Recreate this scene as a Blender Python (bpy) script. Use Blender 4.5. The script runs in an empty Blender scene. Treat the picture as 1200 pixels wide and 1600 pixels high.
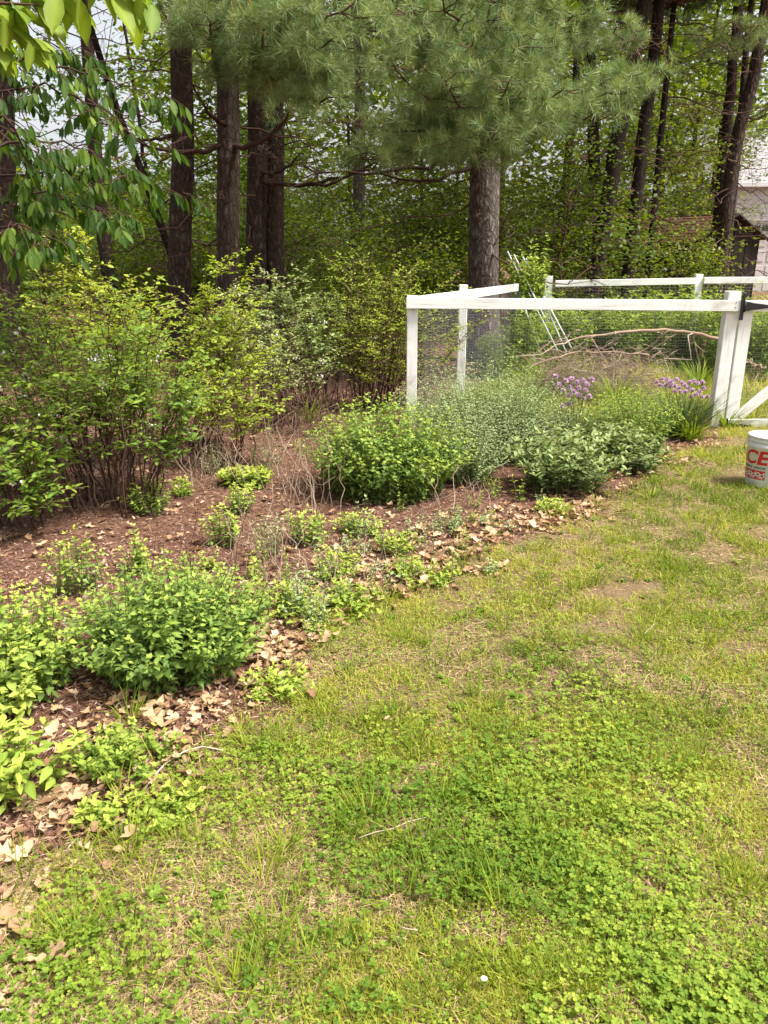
import bpy, bmesh, math, random
import numpy as np
from mathutils import Matrix, Vector

# ------------------------------------------------------------------ camera, sky, sun, exposure
scene = bpy.context.scene
C = scene.collection
PITCH = math.radians(18.4)
EYE = 1.6
cam_data = bpy.data.cameras.new('camera')
cam_data.sensor_fit = 'VERTICAL'
cam_data.sensor_height = 24.0
cam_data.lens = 18.0
cam_data.clip_start = 0.05
cam_data.clip_end = 900
cam = bpy.data.objects.new('camera', cam_data)
cam.location = (0, 0, EYE)
cam.rotation_euler = (math.pi / 2 - PITCH, 0, 0)
C.objects.link(cam)
scene.camera = cam

SUN_EL, SUN_AZ = math.radians(60), math.radians(112)      # azimuth clockwise from +Y (to the right, a little behind the camera)
world = bpy.data.worlds.new('World')
scene.world = world
world.use_nodes = True
wn = world.node_tree
wn.nodes.clear()
sky = wn.nodes.new('ShaderNodeTexSky')
sky.sky_type = 'NISHITA'
sky.sun_disc = False
sky.sun_elevation = SUN_EL
sky.sun_rotation = SUN_AZ
sky.air_density = 1.0
sky.dust_density = 4.0
sky.ozone_density = 1.0
hs = wn.nodes.new('ShaderNodeHueSaturation')
hs.inputs['Saturation'].default_value = 0.22               # thin white overcast
bg = wn.nodes.new('ShaderNodeBackground')
bg.inputs['Strength'].default_value = 0.125
wo = wn.nodes.new('ShaderNodeOutputWorld')
wn.links.new(sky.outputs[0], hs.inputs['Color'])
wn.links.new(hs.outputs[0], bg.inputs['Color'])
wn.links.new(bg.outputs[0], wo.inputs['Surface'])

sun_data = bpy.data.lights.new('sun', 'SUN')
sun_data.energy = 4.4
sun_data.angle = math.radians(12)
sun_data.color = (1.0, 0.95, 0.85)
sun = bpy.data.objects.new('sun', sun_data)
sd = Vector((math.sin(SUN_AZ) * math.cos(SUN_EL), math.cos(SUN_AZ) * math.cos(SUN_EL), math.sin(SUN_EL)))
sun.rotation_euler = sd.to_track_quat('Z', 'Y').to_euler()
sun.location = sd * 40
C.objects.link(sun)

vs = scene.view_settings
vs.view_transform = 'Standard'
vs.look = 'None'
vs.gamma = 1
vs.use_curve_mapping = False
vs.exposure = 1.02
scene.render.engine = 'CYCLES'
cy = scene.cycles
cy.max_bounces = 7
cy.diffuse_bounces = 4
cy.glossy_bounces = 2
cy.transmission_bounces = 5
cy.transparent_max_bounces = 4
cy.caustics_reflective = False
cy.caustics_refractive = False

# ------------------------------------------------------------------ helpers
rng = np.random.default_rng(11)
U = rng.uniform
SP, CP = math.sin(PITCH), math.cos(PITCH)


def W(u, v, y):
    """point at world depth y seen at photo pixel u, v (1200 x 1600)"""
    a, b = (u - 600) / 1200, (v - 800) / 1200
    t = y / (CP - b * SP)
    return np.array([a * t, y, EYE + t * (-SP - b * CP)])


def G(u, v, z=0.0):
    a, b = (u - 600) / 1200, (v - 800) / 1200
    t = (EYE - z) / (SP + b * CP)
    return np.array([a * t, t * (CP - b * SP), z])


def project(p):
    p = np.asarray(p, float)
    d = p - np.array([0, 0, EYE])
    f = d[:, 1] * CP - d[:, 2] * SP
    dn = -d[:, 1] * SP - d[:, 2] * CP
    f = np.maximum(f, 1e-3)
    return 600 + 1200 * d[:, 0] / f, 800 + 1200 * dn / f, f


def _h(i, j, k):
    n = (i.astype(np.int64) * 374761393 + j.astype(np.int64) * 668265263 + k.astype(np.int64) * 2147483647 + 1013904223)
    n = (n ^ (n >> 13)) * 1274126177
    n = n ^ (n >> 16)
    return (n & 0xFFFFFF) / float(0xFFFFFF)


def vnoise(x, y, z=None):
    x, y = np.asarray(x, float), np.asarray(y, float)
    z = np.zeros_like(x) if z is None else np.asarray(z, float)
    i, j, k = np.floor(x).astype(np.int64), np.floor(y).astype(np.int64), np.floor(z).astype(np.int64)
    fx, fy, fz = x - i, y - j, z - k
    fx, fy, fz = [f * f * (3 - 2 * f) for f in (fx, fy, fz)]
    r = 0
    for a in (0, 1):
        for b in (0, 1):
            for c in (0, 1):
                r = r + _h(i + a, j + b, k + c) * (fx if a else 1 - fx) * (fy if b else 1 - fy) * (fz if c else 1 - fz)
    return r


def fbm(x, y, o=3, z=None):
    r, a, t = 0, 1.0, 0
    for k in range(o):
        s = 2 ** k
        r = r + a * vnoise(np.asarray(x) * s + 17.3 * k, np.asarray(y) * s - 9.1 * k, None if z is None else np.asarray(z) * s)
        t += a
        a *= 0.5
    return r / t


def gz(x, y):
    """height of the ground"""
    x, y = np.asarray(x, float), np.asarray(y, float)
    h = (fbm(x * 0.9, y * 0.9, 2) - 0.5) * 0.05 + (fbm(x * 4, y * 4, 2) - 0.5) * 0.016
    return h * np.clip(1.5 - y / 30, 0.2, 1)


def on(p, lift=0.0):
    p = np.array(p, float)
    p[2] = float(gz(np.array([p[0]]), np.array([p[1]]))[0]) + lift
    return p


def norm(a):
    return a / np.maximum(np.linalg.norm(a, axis=-1, keepdims=True), 1e-9)


def frames(d, roll=None):
    """rotation matrices with the y axis along d, z as far up as it can be, then rolled about y"""
    d = norm(np.asarray(d, float))
    up = np.tile([0.0, 0, 1], (len(d), 1))
    x = np.cross(d, up)
    bad = np.linalg.norm(x, axis=1) < 1e-3
    x[bad] = [1, 0, 0]
    x = norm(x)
    z = np.cross(x, d)
    if roll is not None:
        c, s = np.cos(roll)[:, None], np.sin(roll)[:, None]
        x, z = x * c + z * s, z * c - x * s
    return np.stack([x, d, z], axis=2)


def sph(az, el):
    return np.stack([np.cos(az) * np.cos(el), np.sin(az) * np.cos(el), np.sin(el)], axis=-1)


def raw_mesh(name, V, T, tint=None, mat=None, smooth=True):
    me = bpy.data.meshes.new(name)
    V = np.ascontiguousarray(V, dtype=np.float32)
    T = np.ascontiguousarray(T, dtype=np.int32)
    me.vertices.add(len(V))
    me.vertices.foreach_set('co', V.ravel())
    me.loops.add(len(T) * 3)
    me.loops.foreach_set('vertex_index', T.ravel())
    me.polygons.add(len(T))
    me.polygons.foreach_set('loop_start', np.arange(0, len(T) * 3, 3, dtype=np.int32))
    me.polygons.foreach_set('use_smooth', np.full(len(T), smooth))
    if tint is not None:
        at = me.attributes.new('tint', 'FLOAT', 'POINT')
        at.data.foreach_set('value', np.ascontiguousarray(tint, dtype=np.float32))
    me.update(calc_edges=True)
    if mat is not None:
        me.materials.append(mat)
    return me


class Bag:
    def __init__(self):
        self.V, self.T, self.A, self.n = [], [], [], 0

    def add(self, V, T, tint=0.5):
        V = np.asarray(V, float)
        self.V.append(V)
        self.T.append(np.asarray(T, int) + self.n)
        self.A.append(np.full(len(V), tint) if np.isscalar(tint) else np.asarray(tint))
        self.n += len(V)
        return self

    def scatter(self, tpl, pos, R, s, tint):
        tv, tt = tpl
        n, k = len(pos), len(tv)
        if n == 0:
            return self
        s = np.asarray(s, float)
        if s.ndim == 1:
            s = np.repeat(s[:, None], 3, 1)
        loc = tv[None] * s[:, None, :]
        V = np.einsum('nij,nkj->nki', R, loc) + pos[:, None, :]
        T = tt[None] + (np.arange(n) * k)[:, None, None]
        self.V.append(V.reshape(-1, 3))
        self.T.append(T.reshape(-1, 3) + self.n)
        self.A.append(np.repeat(tint, k))
        self.n += n * k
        return self

    def tube(self, pts, rad, sides=5, tint=0.5, cap=False):
        pts = np.asarray(pts, float)
        m = len(pts)
        rad = np.full(m, rad) if np.isscalar(rad) else np.asarray(rad)
        t = norm(np.gradient(pts, axis=0))
        ref = np.array([0.0, 0, 1]) if abs(t[0, 2]) < 0.8 else np.array([1.0, 0, 0])
        x = norm(np.cross(t, ref))
        y = np.cross(t, x)
        a = np.arange(sides) * 2 * math.pi / sides
        V = pts[:, None] + rad[:, None, None] * (np.cos(a)[None, :, None] * x[:, None] + np.sin(a)[None, :, None] * y[:, None])
        i = np.arange(m - 1)[:, None] * sides
        j = np.arange(sides)[None]
        k = (j + 1) % sides
        q = np.stack([i + j, i + k, i + sides + k, i + sides + j], -1).reshape(-1, 4)
        T = np.concatenate([q[:, [0, 1, 2]], q[:, [0, 2, 3]]])
        V = V.reshape(-1, 3)
        if cap:
            c0, c1 = len(V), len(V) + 1
            V = np.concatenate([V, pts[:1], pts[-1:]])
            jj = np.arange(sides)
            kk = (jj + 1) % sides
            e = (m - 1) * sides
            T = np.concatenate([T, np.stack([np.full(sides, c0), kk, jj], -1), np.stack([np.full(sides, c1), e + jj, e + kk], -1)])
        return self.add(V, T, tint)

    def box(self, c, half, R=None, tint=0.5, bev=0.004):
        """box with chamfered long edges"""
        h = np.asarray(half, float)
        b = min(bev, h.min() * 0.5)
        P, F = [], []
        bm = bmesh.new()
        bmesh.ops.create_cube(bm, size=2)
        for v in bm.verts:
            v.co = Vector((v.co.x * h[0], v.co.y * h[1], v.co.z * h[2]))
        if b > 0:
            bmesh.ops.bevel(bm, geom=list(bm.edges), offset=b, segments=1, affect='EDGES', profile=0.5)
        bmesh.ops.triangulate(bm, faces=list(bm.faces))
        bm.verts.index_update()
        P = np.array([v.co[:] for v in bm.verts])
        F = np.array([[v.index for v in f.verts] for f in bm.faces])
        bm.free()
        if R is not None:
            P = P @ np.asarray(R).T
        return self.add(P + np.asarray(c), F, tint)

    def mesh(self, name, mat, origin=None, smooth=True):
        V = np.concatenate(self.V)
        if origin is not None:
            V = V - np.asarray(origin)
        return raw_mesh(name, V, np.concatenate(self.T), np.concatenate(self.A), mat, smooth)

    def obj(self, name, mat, parent=None, smooth=True, kind=None):
        if not self.V:
            return None
        org = PO[parent.name] if parent is not None else None
        o = bpy.data.objects.new(name, self.mesh(name, mat, org, smooth))
        C.objects.link(o)
        if parent is not None:
            o.parent = parent
            PO[o.name] = org
        if kind:
            o['kind'] = kind
        return o


MARKS = [(268, 1000, 'the near oregano with dead stalks'), (15, 1030, 'the yellower oregano at the left edge'), (603, 790, 'the big rounded oregano'), (160, 795, 'the large blueberry with white bells'), (362, 725, 'the thin yellow leaved shrub'),
         (482, 660, 'the pale shrub'), (880, 800, 'the grey sage'), (190, 1200, 'the low spreading mint'), (700, 870, 'the belt of tan oak leaves'), (460, 960, 'the ragged lawn edge')]
TRUNKS = [(8, 'the reddish trunk at the left edge'), (150, 'the leaning pine behind the hanging leaves'), (283, 'the dark pine with a crossing bare limb'), (356, 'the pine with a crooked limb'), (415, 'the broad double pine'), (561, 'the slim reddish pine'),
          (757, 'the thick grey pine'), (925, 'the upright dark trunk'), (975, 'the leaning pair of trunks'), (1035, 'the thinnest leaning trunk'), (1145, 'the long leaning trunk by the house')]


def mark_at(u, v):
    return min(MARKS, key=lambda m: (m[0] - u) ** 2 + (m[1] - v) ** 2)[2]


def trunk_at(u):
    return min(TRUNKS, key=lambda m: abs(m[0] - u))[1]


PO = {}      # world position of a thing's (or part's) origin, by object name


def thing(name, label, cat, loc=(0, 0, 0), group=None):
    o = bpy.data.objects.new(name, None)
    o.empty_display_size = 0.1
    o.location = tuple(float(c) for c in loc)
    C.objects.link(o)
    o['label'] = label
    o['category'] = cat
    if group:
        o['group'] = group
    PO[o.name] = np.array(loc, float)
    return o


def tag(o, label, cat, group=None):
    o['label'] = label
    o['category'] = cat
    if group:
        o['group'] = group
    return o


def leaf_tpl(stations, fold=0.06, tipz=-0.12, midz=0.0, curl=0.0):
    """leaf along +y, length 1: stations = [(y, half width)], folded along the midrib, tip drooping"""
    V = [(0, 0, 0)]
    for y, w in stations:
        z = midz * math.sin(y * math.pi) + tipz * y * y
        V += [(-w, y, z + fold), (0, y + 0.03, z), (w, y, z + fold)]
    V.append((0, 1, tipz))
    T = [(0, 2, 1), (0, 3, 2)]
    n = len(stations)
    for s in range(n - 1):
        a, b = 1 + 3 * s, 4 + 3 * s
        T += [(a, a + 1, b), (a + 1, b + 1, b), (a + 1, a + 2, b + 1), (a + 2, b + 2, b + 1)]
    e = 1 + 3 * (n - 1)
    t = len(V) - 1
    T += [(e, e + 1, t), (e + 1, e + 2, t)]
    return np.array(V, float), np.array(T)


OVATE = leaf_tpl([(0.12, 0.17), (0.32, 0.31), (0.62, 0.24), (0.85, 0.10)], 0.05, -0.16)
OVATE_S = leaf_tpl([(0.38, 0.29)], 0.06, -0.12)
ELLIP = leaf_tpl([(0.15, 0.12), (0.42, 0.22), (0.72, 0.18)], 0.05, -0.14)
ELLIP_S = leaf_tpl([(0.45, 0.22)], 0.05, -0.1)
LANCE = leaf_tpl([(0.15, 0.09), (0.4, 0.15), (0.7, 0.10)], 0.05, -0.3)
LANCE_S = leaf_tpl([(0.4, 0.14)], 0.04, -0.25)
SAGE = leaf_tpl([(0.12, 0.08), (0.4, 0.17), (0.75, 0.16)], 0.045, -0.14)
HANG = leaf_tpl([(0.10, 0.07), (0.28, 0.165), (0.52, 0.205), (0.76, 0.14), (0.9, 0.06)], 0.06, -0.16)
DIAM = (np.array([(0, 0, 0), (-0.32, 0.45, 0.05), (0.32, 0.45, 0.05), (0, 1, -0.08)], float), np.array([(0, 2, 1), (1, 2, 3)]))


LANCE_D = (np.array([(0, 0, 0), (-0.14, 0.4, 0.03), (0.14, 0.4, 0.03), (0, 1, -0.2)], float), np.array([(0, 2, 1), (1, 2, 3)]))


def tuft_tpl(n, w, seed, spread=1.15):
    """a pine shoot's tuft of n needles, length 1, pointing about +y"""
    r = np.random.default_rng(seed)
    V, T = [], []
    for k in range(n):
        az = r.uniform(0, 2 * math.pi)
        th = spread * math.sqrt(r.uniform(0.02, 1.0))
        d = np.array([math.sin(th) * math.cos(az), math.cos(th), math.sin(th) * math.sin(az)])
        L = r.uniform(0.75, 1.05)
        b = np.array([0, r.uniform(-0.25, 0.12), 0])
        side = np.cross(d, r.normal(size=3))
        side /= np.linalg.norm(side)
        tip = b + d * L
        tip[1] -= 0.03
        i = len(V)
        V += [b + d * L * 0.08 - side * w * 0.5, b + d * L * 0.08 + side * w * 0.5, tip]
        T += [(i, i + 1, i + 2)]
    return np.array(V), np.array(T)


# ------------------------------------------------------------------ materials
def new_mat(name):
    m = bpy.data.materials.new(name)
    m.use_nodes = True
    m.node_tree.nodes.clear()
    nt = m.node_tree
    out = nt.nodes.new('ShaderNodeOutputMaterial')
    return m, nt, out


def ramp(nt, stops, interp='LINEAR'):
    r = nt.nodes.new('ShaderNodeValToRGB')
    r.color_ramp.interpolation = interp
    while len(r.color_ramp.elements) < len(stops):
        r.color_ramp.elements.new(0.5)
    for e, (p, c) in zip(r.color_ramp.elements, stops):
        e.position = p
        e.color = (*c, 1)
    return r


def noise_node(nt, scale, detail=4, rough=0.6, vec=None, dist=0.0):
    n = nt.nodes.new('ShaderNodeTexNoise')
    n.inputs['Scale'].default_value = scale
    n.inputs['Detail'].default_value = detail
    n.inputs['Roughness'].default_value = rough
    n.inputs['Distortion'].default_value = dist
    if vec is not None:
        nt.links.new(vec, n.inputs['Vector'])
    return n


def principled(nt, rough=0.6, spec=0.3):
    p = nt.nodes.new('ShaderNodeBsdfPrincipled')
    p.inputs['Roughness'].default_value = rough
    p.inputs['Specular IOR Level'].default_value = spec
    return p


def leaf_mat(name, cols, trans=0.35, rough=0.5, spec=0.35, tcol=None):
    m, nt, out = new_mat(name)
    a = nt.nodes.new('ShaderNodeAttribute')
    a.attribute_name = 'tint'
    r = ramp(nt, [(i / (len(cols) - 1), c) for i, c in enumerate(cols)])
    nt.links.new(a.outputs['Fac'], r.inputs[0])
    p = principled(nt, rough, spec)
    nt.links.new(r.outputs[0], p.inputs['Base Color'])
    if trans > 0:
        t = nt.nodes.new('ShaderNodeBsdfTranslucent')
        mx = nt.nodes.new('ShaderNodeMix')
        mx.data_type = 'RGBA'
        mx.blend_type = 'MULTIPLY'
        mx.inputs[0].default_value = 1
        nt.links.new(r.outputs[0], mx.inputs[6])
        mx.inputs[7].default_value = (*(tcol or (1.5, 1.5, 0.6)), 1)
        nt.links.new(mx.outputs[2], t.inputs['Color'])
        ms = nt.nodes.new('ShaderNodeMixShader')
        ms.inputs[0].default_value = trans
        nt.links.new(p.outputs[0], ms.inputs[1])
        nt.links.new(t.outputs[0], ms.inputs[2])
        nt.links.new(ms.outputs[0], out.inputs['Surface'])
    else:
        nt.links.new(p.outputs[0], out.inputs['Surface'])
    return m


def plain_mat(name, col, rough=0.6, spec=0.3, var=0.0, scale=8.0, bump=0.0, stretch=None, col2=None):
    m, nt, out = new_mat(name)
    p = principled(nt, rough, spec)
    p.inputs['Base Color'].default_value = (*col, 1)
    tc = nt.nodes.new('ShaderNodeTexCoord')
    vec = tc.outputs['Object']
    if stretch:
        mp = nt.nodes.new('ShaderNodeMapping')
        mp.inputs['Scale'].default_value = stretch
        nt.links.new(vec, mp.inputs['Vector'])
        vec = mp.outputs[0]
    if var or bump or col2:
        n = noise_node(nt, scale, 5, 0.65, vec)
        c2 = col2 or tuple(c * (1 - var) for c in col)
        r = ramp(nt, [(0.35, c2), (0.65, col)])
        nt.links.new(n.outputs['Fac'], r.inputs[0])
        nt.links.new(r.outputs[0], p.inputs['Base Color'])
        if bump:
            b = nt.nodes.new('ShaderNodeBump')
            b.inputs['Strength'].default_value = bump
            b.inputs['Distance'].default_value = 0.01
            nt.links.new(n.outputs['Fac'], b.inputs['Height'])
            nt.links.new(b.outputs[0], p.inputs['Normal'])
    nt.links.new(p.outputs[0], out.inputs['Surface'])
    return m


def bark_mat(name, dark, mid, pale, sc=1.0, lichen=0.0):
    m, nt, out = new_mat(name)
    tc = nt.nodes.new('ShaderNodeTexCoord')
    mp = nt.nodes.new('ShaderNodeMapping')
    mp.inputs['Scale'].default_value = (1, 1, 0.36)
    nt.links.new(tc.outputs['Object'], mp.inputs['Vector'])
    nz = noise_node(nt, 9 * sc, 4, 0.7, mp.outputs[0], 0.4)
    mixv = nt.nodes.new('ShaderNodeMix')
    mixv.data_type = 'VECTOR'
    mixv.inputs[0].default_value = 0.10
    nt.links.new(mp.outputs[0], mixv.inputs[4])
    nt.links.new(nz.outputs['Color'], mixv.inputs[5])
    vo = nt.nodes.new('ShaderNodeTexVoronoi')
    vo.feature = 'DISTANCE_TO_EDGE'
    vo.inputs['Scale'].default_value = 21 * sc
    nt.links.new(mixv.outputs[1], vo.inputs['Vector'])
    r1 = ramp(nt, [(0.0, dark), (0.10, mid), (0.35, mid), (0.6, pale)])
    mul = nt.nodes.new('ShaderNodeMath')
    mul.operation = 'MULTIPLY'
    nt.links.new(vo.outputs['Distance'], mul.inputs[0])
    fine = noise_node(nt, 60 * sc, 4, 0.7, mp.outputs[0])
    mm = nt.nodes.new('ShaderNodeMath')
    mm.operation = 'MULTIPLY_ADD'
    mm.inputs[1].default_value = 2.4
    mm.inputs[2].default_value = 0.2
    nt.links.new(fine.outputs['Fac'], mm.inputs[0])
    nt.links.new(mm.outputs[0], mul.inputs[1])
    nt.links.new(mul.outputs[0], r1.inputs[0])
    big = noise_node(nt, 3.0, 5, 0.7, tc.outputs['Object'])
    rl = ramp(nt, [(0.58, (0, 0, 0)), (0.72, (1, 1, 1))])
    nt.links.new(big.outputs['Fac'], rl.inputs[0])
    ml = nt.nodes.new('ShaderNodeMath')
    ml.operation = 'MULTIPLY'
    ml.inputs[1].default_value = lichen
    nt.links.new(rl.outputs[0], ml.inputs[0])
    mx = nt.nodes.new('ShaderNodeMix')
    mx.data_type = 'RGBA'
    nt.links.new(ml.outputs[0], mx.inputs[0])
    nt.links.new(r1.outputs[0], mx.inputs[6])
    mx.inputs[7].default_value = (0.26, 0.28, 0.22, 1)
    p = principled(nt, 0.9, 0.15)
    nt.links.new(mx.outputs[2], p.inputs['Base Color'])
    b = nt.nodes.new('ShaderNodeBump')
    b.inputs['Strength'].default_value = 0.9
    b.inputs['Distance'].default_value = 0.02
    nt.links.new(mul.outputs[0], b.inputs['Height'])
    nt.links.new(b.outputs[0], p.inputs['Normal'])
    nt.links.new(p.outputs[0], out.inputs['Surface'])
    return m


def ground_mat():
    m, nt, out = new_mat('soil')
    tc = nt.nodes.new('ShaderNodeTexCoord')
    vec = tc.outputs['Object']
    at = nt.nodes.new('ShaderNodeAttribute')
    at.attribute_name = 'bed'
    n1 = noise_node(nt, 2.2, 6, 0.65, vec)
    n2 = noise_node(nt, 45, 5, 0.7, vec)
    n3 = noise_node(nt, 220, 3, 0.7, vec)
    lawn = ramp(nt, [(0.3, (0.15, 0.105, 0.05)), (0.5, (0.26, 0.18, 0.10)), (0.7, (0.40, 0.27, 0.17))])
    nq = noise_node(nt, 28, 6, 0.75, vec)
    av = nt.nodes.new('ShaderNodeMath')
    av.operation = 'MULTIPLY_ADD'
    av.inputs[1].default_value = 0.6
    nt.links.new(nq.outputs['Fac'], av.inputs[0])
    hv = nt.nodes.new('ShaderNodeMath')
    hv.operation = 'MULTIPLY'
    hv.inputs[1].default_value = 0.4
    nt.links.new(n1.outputs['Fac'], hv.inputs[0])
    nt.links.new(hv.outputs[0], av.inputs[2])
    nt.links.new(av.outputs[0], lawn.inputs[0])
    mulch = ramp(nt, [(0.30, (0.06, 0.031, 0.022)), (0.45, (0.15, 0.075, 0.052)), (0.58, (0.24, 0.13, 0.095)), (0.72, (0.42, 0.30, 0.23))])
    nt.links.new(n2.outputs['Fac'], mulch.inputs[0])
    mx = nt.nodes.new('ShaderNodeMix')
    mx.data_type = 'RGBA'
    nt.links.new(at.outputs['Fac'], mx.inputs[0])
    nt.links.new(lawn.outputs[0], mx.inputs[6])
    nt.links.new(mulch.outputs[0], mx.inputs[7])
    md = nt.nodes.new('ShaderNodeMix')
    md.data_type = 'RGBA'
    md.blend_type = 'MULTIPLY'
    md.inputs[0].default_value = 0.7
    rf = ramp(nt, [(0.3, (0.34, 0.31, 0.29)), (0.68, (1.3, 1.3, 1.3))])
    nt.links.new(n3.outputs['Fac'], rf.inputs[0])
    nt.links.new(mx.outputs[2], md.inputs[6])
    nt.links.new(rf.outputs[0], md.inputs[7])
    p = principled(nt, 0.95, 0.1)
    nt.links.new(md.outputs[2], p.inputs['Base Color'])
    add = nt.nodes.new('ShaderNodeMath')
    add.operation = 'ADD'
    nt.links.new(n2.outputs['Fac'], add.inputs[0])
    nt.links.new(n3.outputs['Fac'], add.inputs[1])
    b = nt.nodes.new('ShaderNodeBump')
    b.inputs['Strength'].default_value = 0.8
    b.inputs['Distance'].default_value = 0.02
    nt.links.new(add.outputs[0], b.inputs['Height'])
    nt.links.new(b.outputs[0], p.inputs['Normal'])
    nt.links.new(p.outputs[0], out.inputs['Surface'])
    return m


def paint_mat(name, stretch):
    m, nt, out = new_mat(name)
    tc = nt.nodes.new('ShaderNodeTexCoord')
    mp = nt.nodes.new('ShaderNodeMapping')
    mp.inputs['Scale'].default_value = stretch
    nt.links.new(tc.outputs['Object'], mp.inputs['Vector'])
    n1 = noise_node(nt, 3.0, 6, 0.7, tc.outputs['Object'], 0.6)
    n2 = noise_node(nt, 26, 5, 0.7, mp.outputs[0], 0.5)
    r = ramp(nt, [(0.30, (0.52, 0.51, 0.46)), (0.44, (0.74, 0.735, 0.715)), (0.6, (0.81, 0.81, 0.80))])
    nt.links.new(n1.outputs['Fac'], r.inputs[0])
    r2 = ramp(nt, [(0.28, (0.50, 0.48, 0.45)), (0.40, (0.86, 0.85, 0.83)), (0.5, (1, 1, 1))])
    nt.links.new(n2.outputs['Fac'], r2.inputs[0])
    mx = nt.nodes.new('ShaderNodeMix')
    mx.data_type = 'RGBA'
    mx.blend_type = 'MULTIPLY'
    mx.inputs[0].default_value = 0.75
    nt.links.new(r.outputs[0], mx.inputs[6])
    nt.links.new(r2.outputs[0], mx.inputs[7])
    # splashed soil and green stain near the ground
    sx = nt.nodes.new('ShaderNodeSeparateXYZ')
    nt.links.new(tc.outputs['Object'], sx.inputs[0])
    ad = nt.nodes.new('ShaderNodeMath')
    ad.operation = 'MULTIPLY_ADD'
    ad.inputs[1].default_value = 0.35
    nt.links.new(n1.outputs['Fac'], ad.inputs[0])
    nt.links.new(sx.outputs['Z'], ad.inputs[2])
    rs = ramp(nt, [(0.16, (1, 1, 1)), (0.42, (0, 0, 0))])
    nt.links.new(ad.outputs[0], rs.inputs[0])
    ms = nt.nodes.new('ShaderNodeMath')
    ms.operation = 'MULTIPLY'
    ms.inputs[1].default_value = 0.6
    nt.links.new(rs.outputs[0], ms.inputs[0])
    mz = nt.nodes.new('ShaderNodeMix')
    mz.data_type = 'RGBA'
    nt.links.new(ms.outputs[0], mz.inputs[0])
    nt.links.new(mx.outputs[2], mz.inputs[6])
    mz.inputs[7].default_value = (0.26, 0.24, 0.17, 1)
    p = principled(nt, 0.6, 0.25)
    nt.links.new(mz.outputs[2], p.inputs['Base Color'])
    b = nt.nodes.new('ShaderNodeBump')
    b.inputs['Strength'].default_value = 0.35
    b.inputs['Distance'].default_value = 0.004
    nt.links.new(n2.outputs['Fac'], b.inputs['Height'])
    nt.links.new(b.outputs[0], p.inputs['Normal'])
    nt.links.new(p.outputs[0], out.inputs['Surface'])
    return m


M = {}
M['soil'] = ground_mat()
M['paint'] = paint_mat('white_post_paint', (1, 1, 0.08))
M['paint_rail'] = paint_mat('white_rail_paint', (0.08, 0.5, 1))
M['grass'] = leaf_mat('lawn_grass', [(0.085, 0.145, 0.010), (0.205, 0.265, 0.022), (0.37, 0.375, 0.045), (0.44, 0.36, 0.14)], 0.35, 0.6, 0.15)
M['clover'] = leaf_mat('clover_leaf', [(0.07, 0.14, 0.015), (0.17, 0.255, 0.03), (0.33, 0.385, 0.055)], 0.33, 0.6, 0.15)
M['straw'] = leaf_mat('dry_straw', [(0.17, 0.11, 0.055), (0.36, 0.25, 0.13), (0.52, 0.40, 0.24)], 0.15, 0.7, 0.2)
M['litter'] = leaf_mat('dead_leaf', [(0.13, 0.065, 0.036), (0.30, 0.175, 0.095), (0.46, 0.31, 0.18), (0.58, 0.44, 0.30)], 0.2, 0.65, 0.25, (1.2, 1.0, 0.8))
M['needle_litter'] = leaf_mat('fallen_needle', [(0.10, 0.045, 0.028), (0.24, 0.115, 0.07), (0.42, 0.25, 0.165)], 0.0, 0.7, 0.2)
M['shred'] = leaf_mat('bark_shred', [(0.05, 0.026, 0.018), (0.15, 0.075, 0.05), (0.27, 0.16, 0.115), (0.40, 0.31, 0.25)], 0.0, 0.85, 0.1)
M['oregano'] = leaf_mat('oregano_leaf', [(0.075, 0.135, 0.03), (0.15, 0.235, 0.05), (0.28, 0.37, 0.07), (0.42, 0.48, 0.09)], 0.3, 0.6, 0.18)
M['mint'] = leaf_mat('light_leaf', [(0.11, 0.185, 0.03), (0.24, 0.33, 0.05), (0.40, 0.46, 0.09)], 0.35, 0.6, 0.18)
M['grey'] = leaf_mat('grey_green_leaf', [(0.13, 0.18, 0.075), (0.25, 0.315, 0.14), (0.37, 0.43, 0.23)], 0.2, 0.7, 0.2)
M['sage'] = leaf_mat('sage_leaf', [(0.085, 0.13, 0.04), (0.165, 0.225, 0.075), (0.29, 0.335, 0.15)], 0.2, 0.75, 0.2)
M['chive'] = leaf_mat('chive_leaf', [(0.04, 0.09, 0.02), (0.085, 0.155, 0.04), (0.16, 0.22, 0.06)], 0.15, 0.45, 0.4)
M['purple'] = leaf_mat('chive_flower', [(0.47, 0.29, 0.43), (0.60, 0.44, 0.56), (0.72, 0.60, 0.68)], 0.3, 0.6, 0.2, (1.2, 1.0, 1.2))
M['blueberry'] = leaf_mat('blueberry_leaf', [(0.07, 0.14, 0.026), (0.15, 0.245, 0.04), (0.27, 0.355, 0.05), (0.40, 0.44, 0.06)], 0.38, 0.6, 0.18)
M['pale_shrub'] = leaf_mat('pale_shrub_leaf', [(0.10, 0.16, 0.05), (0.23, 0.30, 0.10), (0.40, 0.45, 0.20)], 0.3, 0.6, 0.18)
M['flower'] = plain_mat('white_blossom', (0.78, 0.77, 0.70), 0.6, 0.2)
M['hickory'] = leaf_mat('hanging_leaf', [(0.025, 0.06, 0.010), (0.05, 0.105, 0.016), (0.11, 0.185, 0.025), (0.26, 0.34, 0.04)], 0.42, 0.55, 0.2)
M['maple'] = leaf_mat('maple_leaf', [(0.045, 0.08, 0.009), (0.11, 0.155, 0.014), (0.24, 0.27, 0.022)], 0.45, 0.5, 0.3)
M['pine'] = leaf_mat('pine_needle', [(0.05, 0.092, 0.03), (0.13, 0.20, 0.074), (0.24, 0.315, 0.125), (0.37, 0.43, 0.19)], 0.15, 0.5, 0.25)
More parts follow.
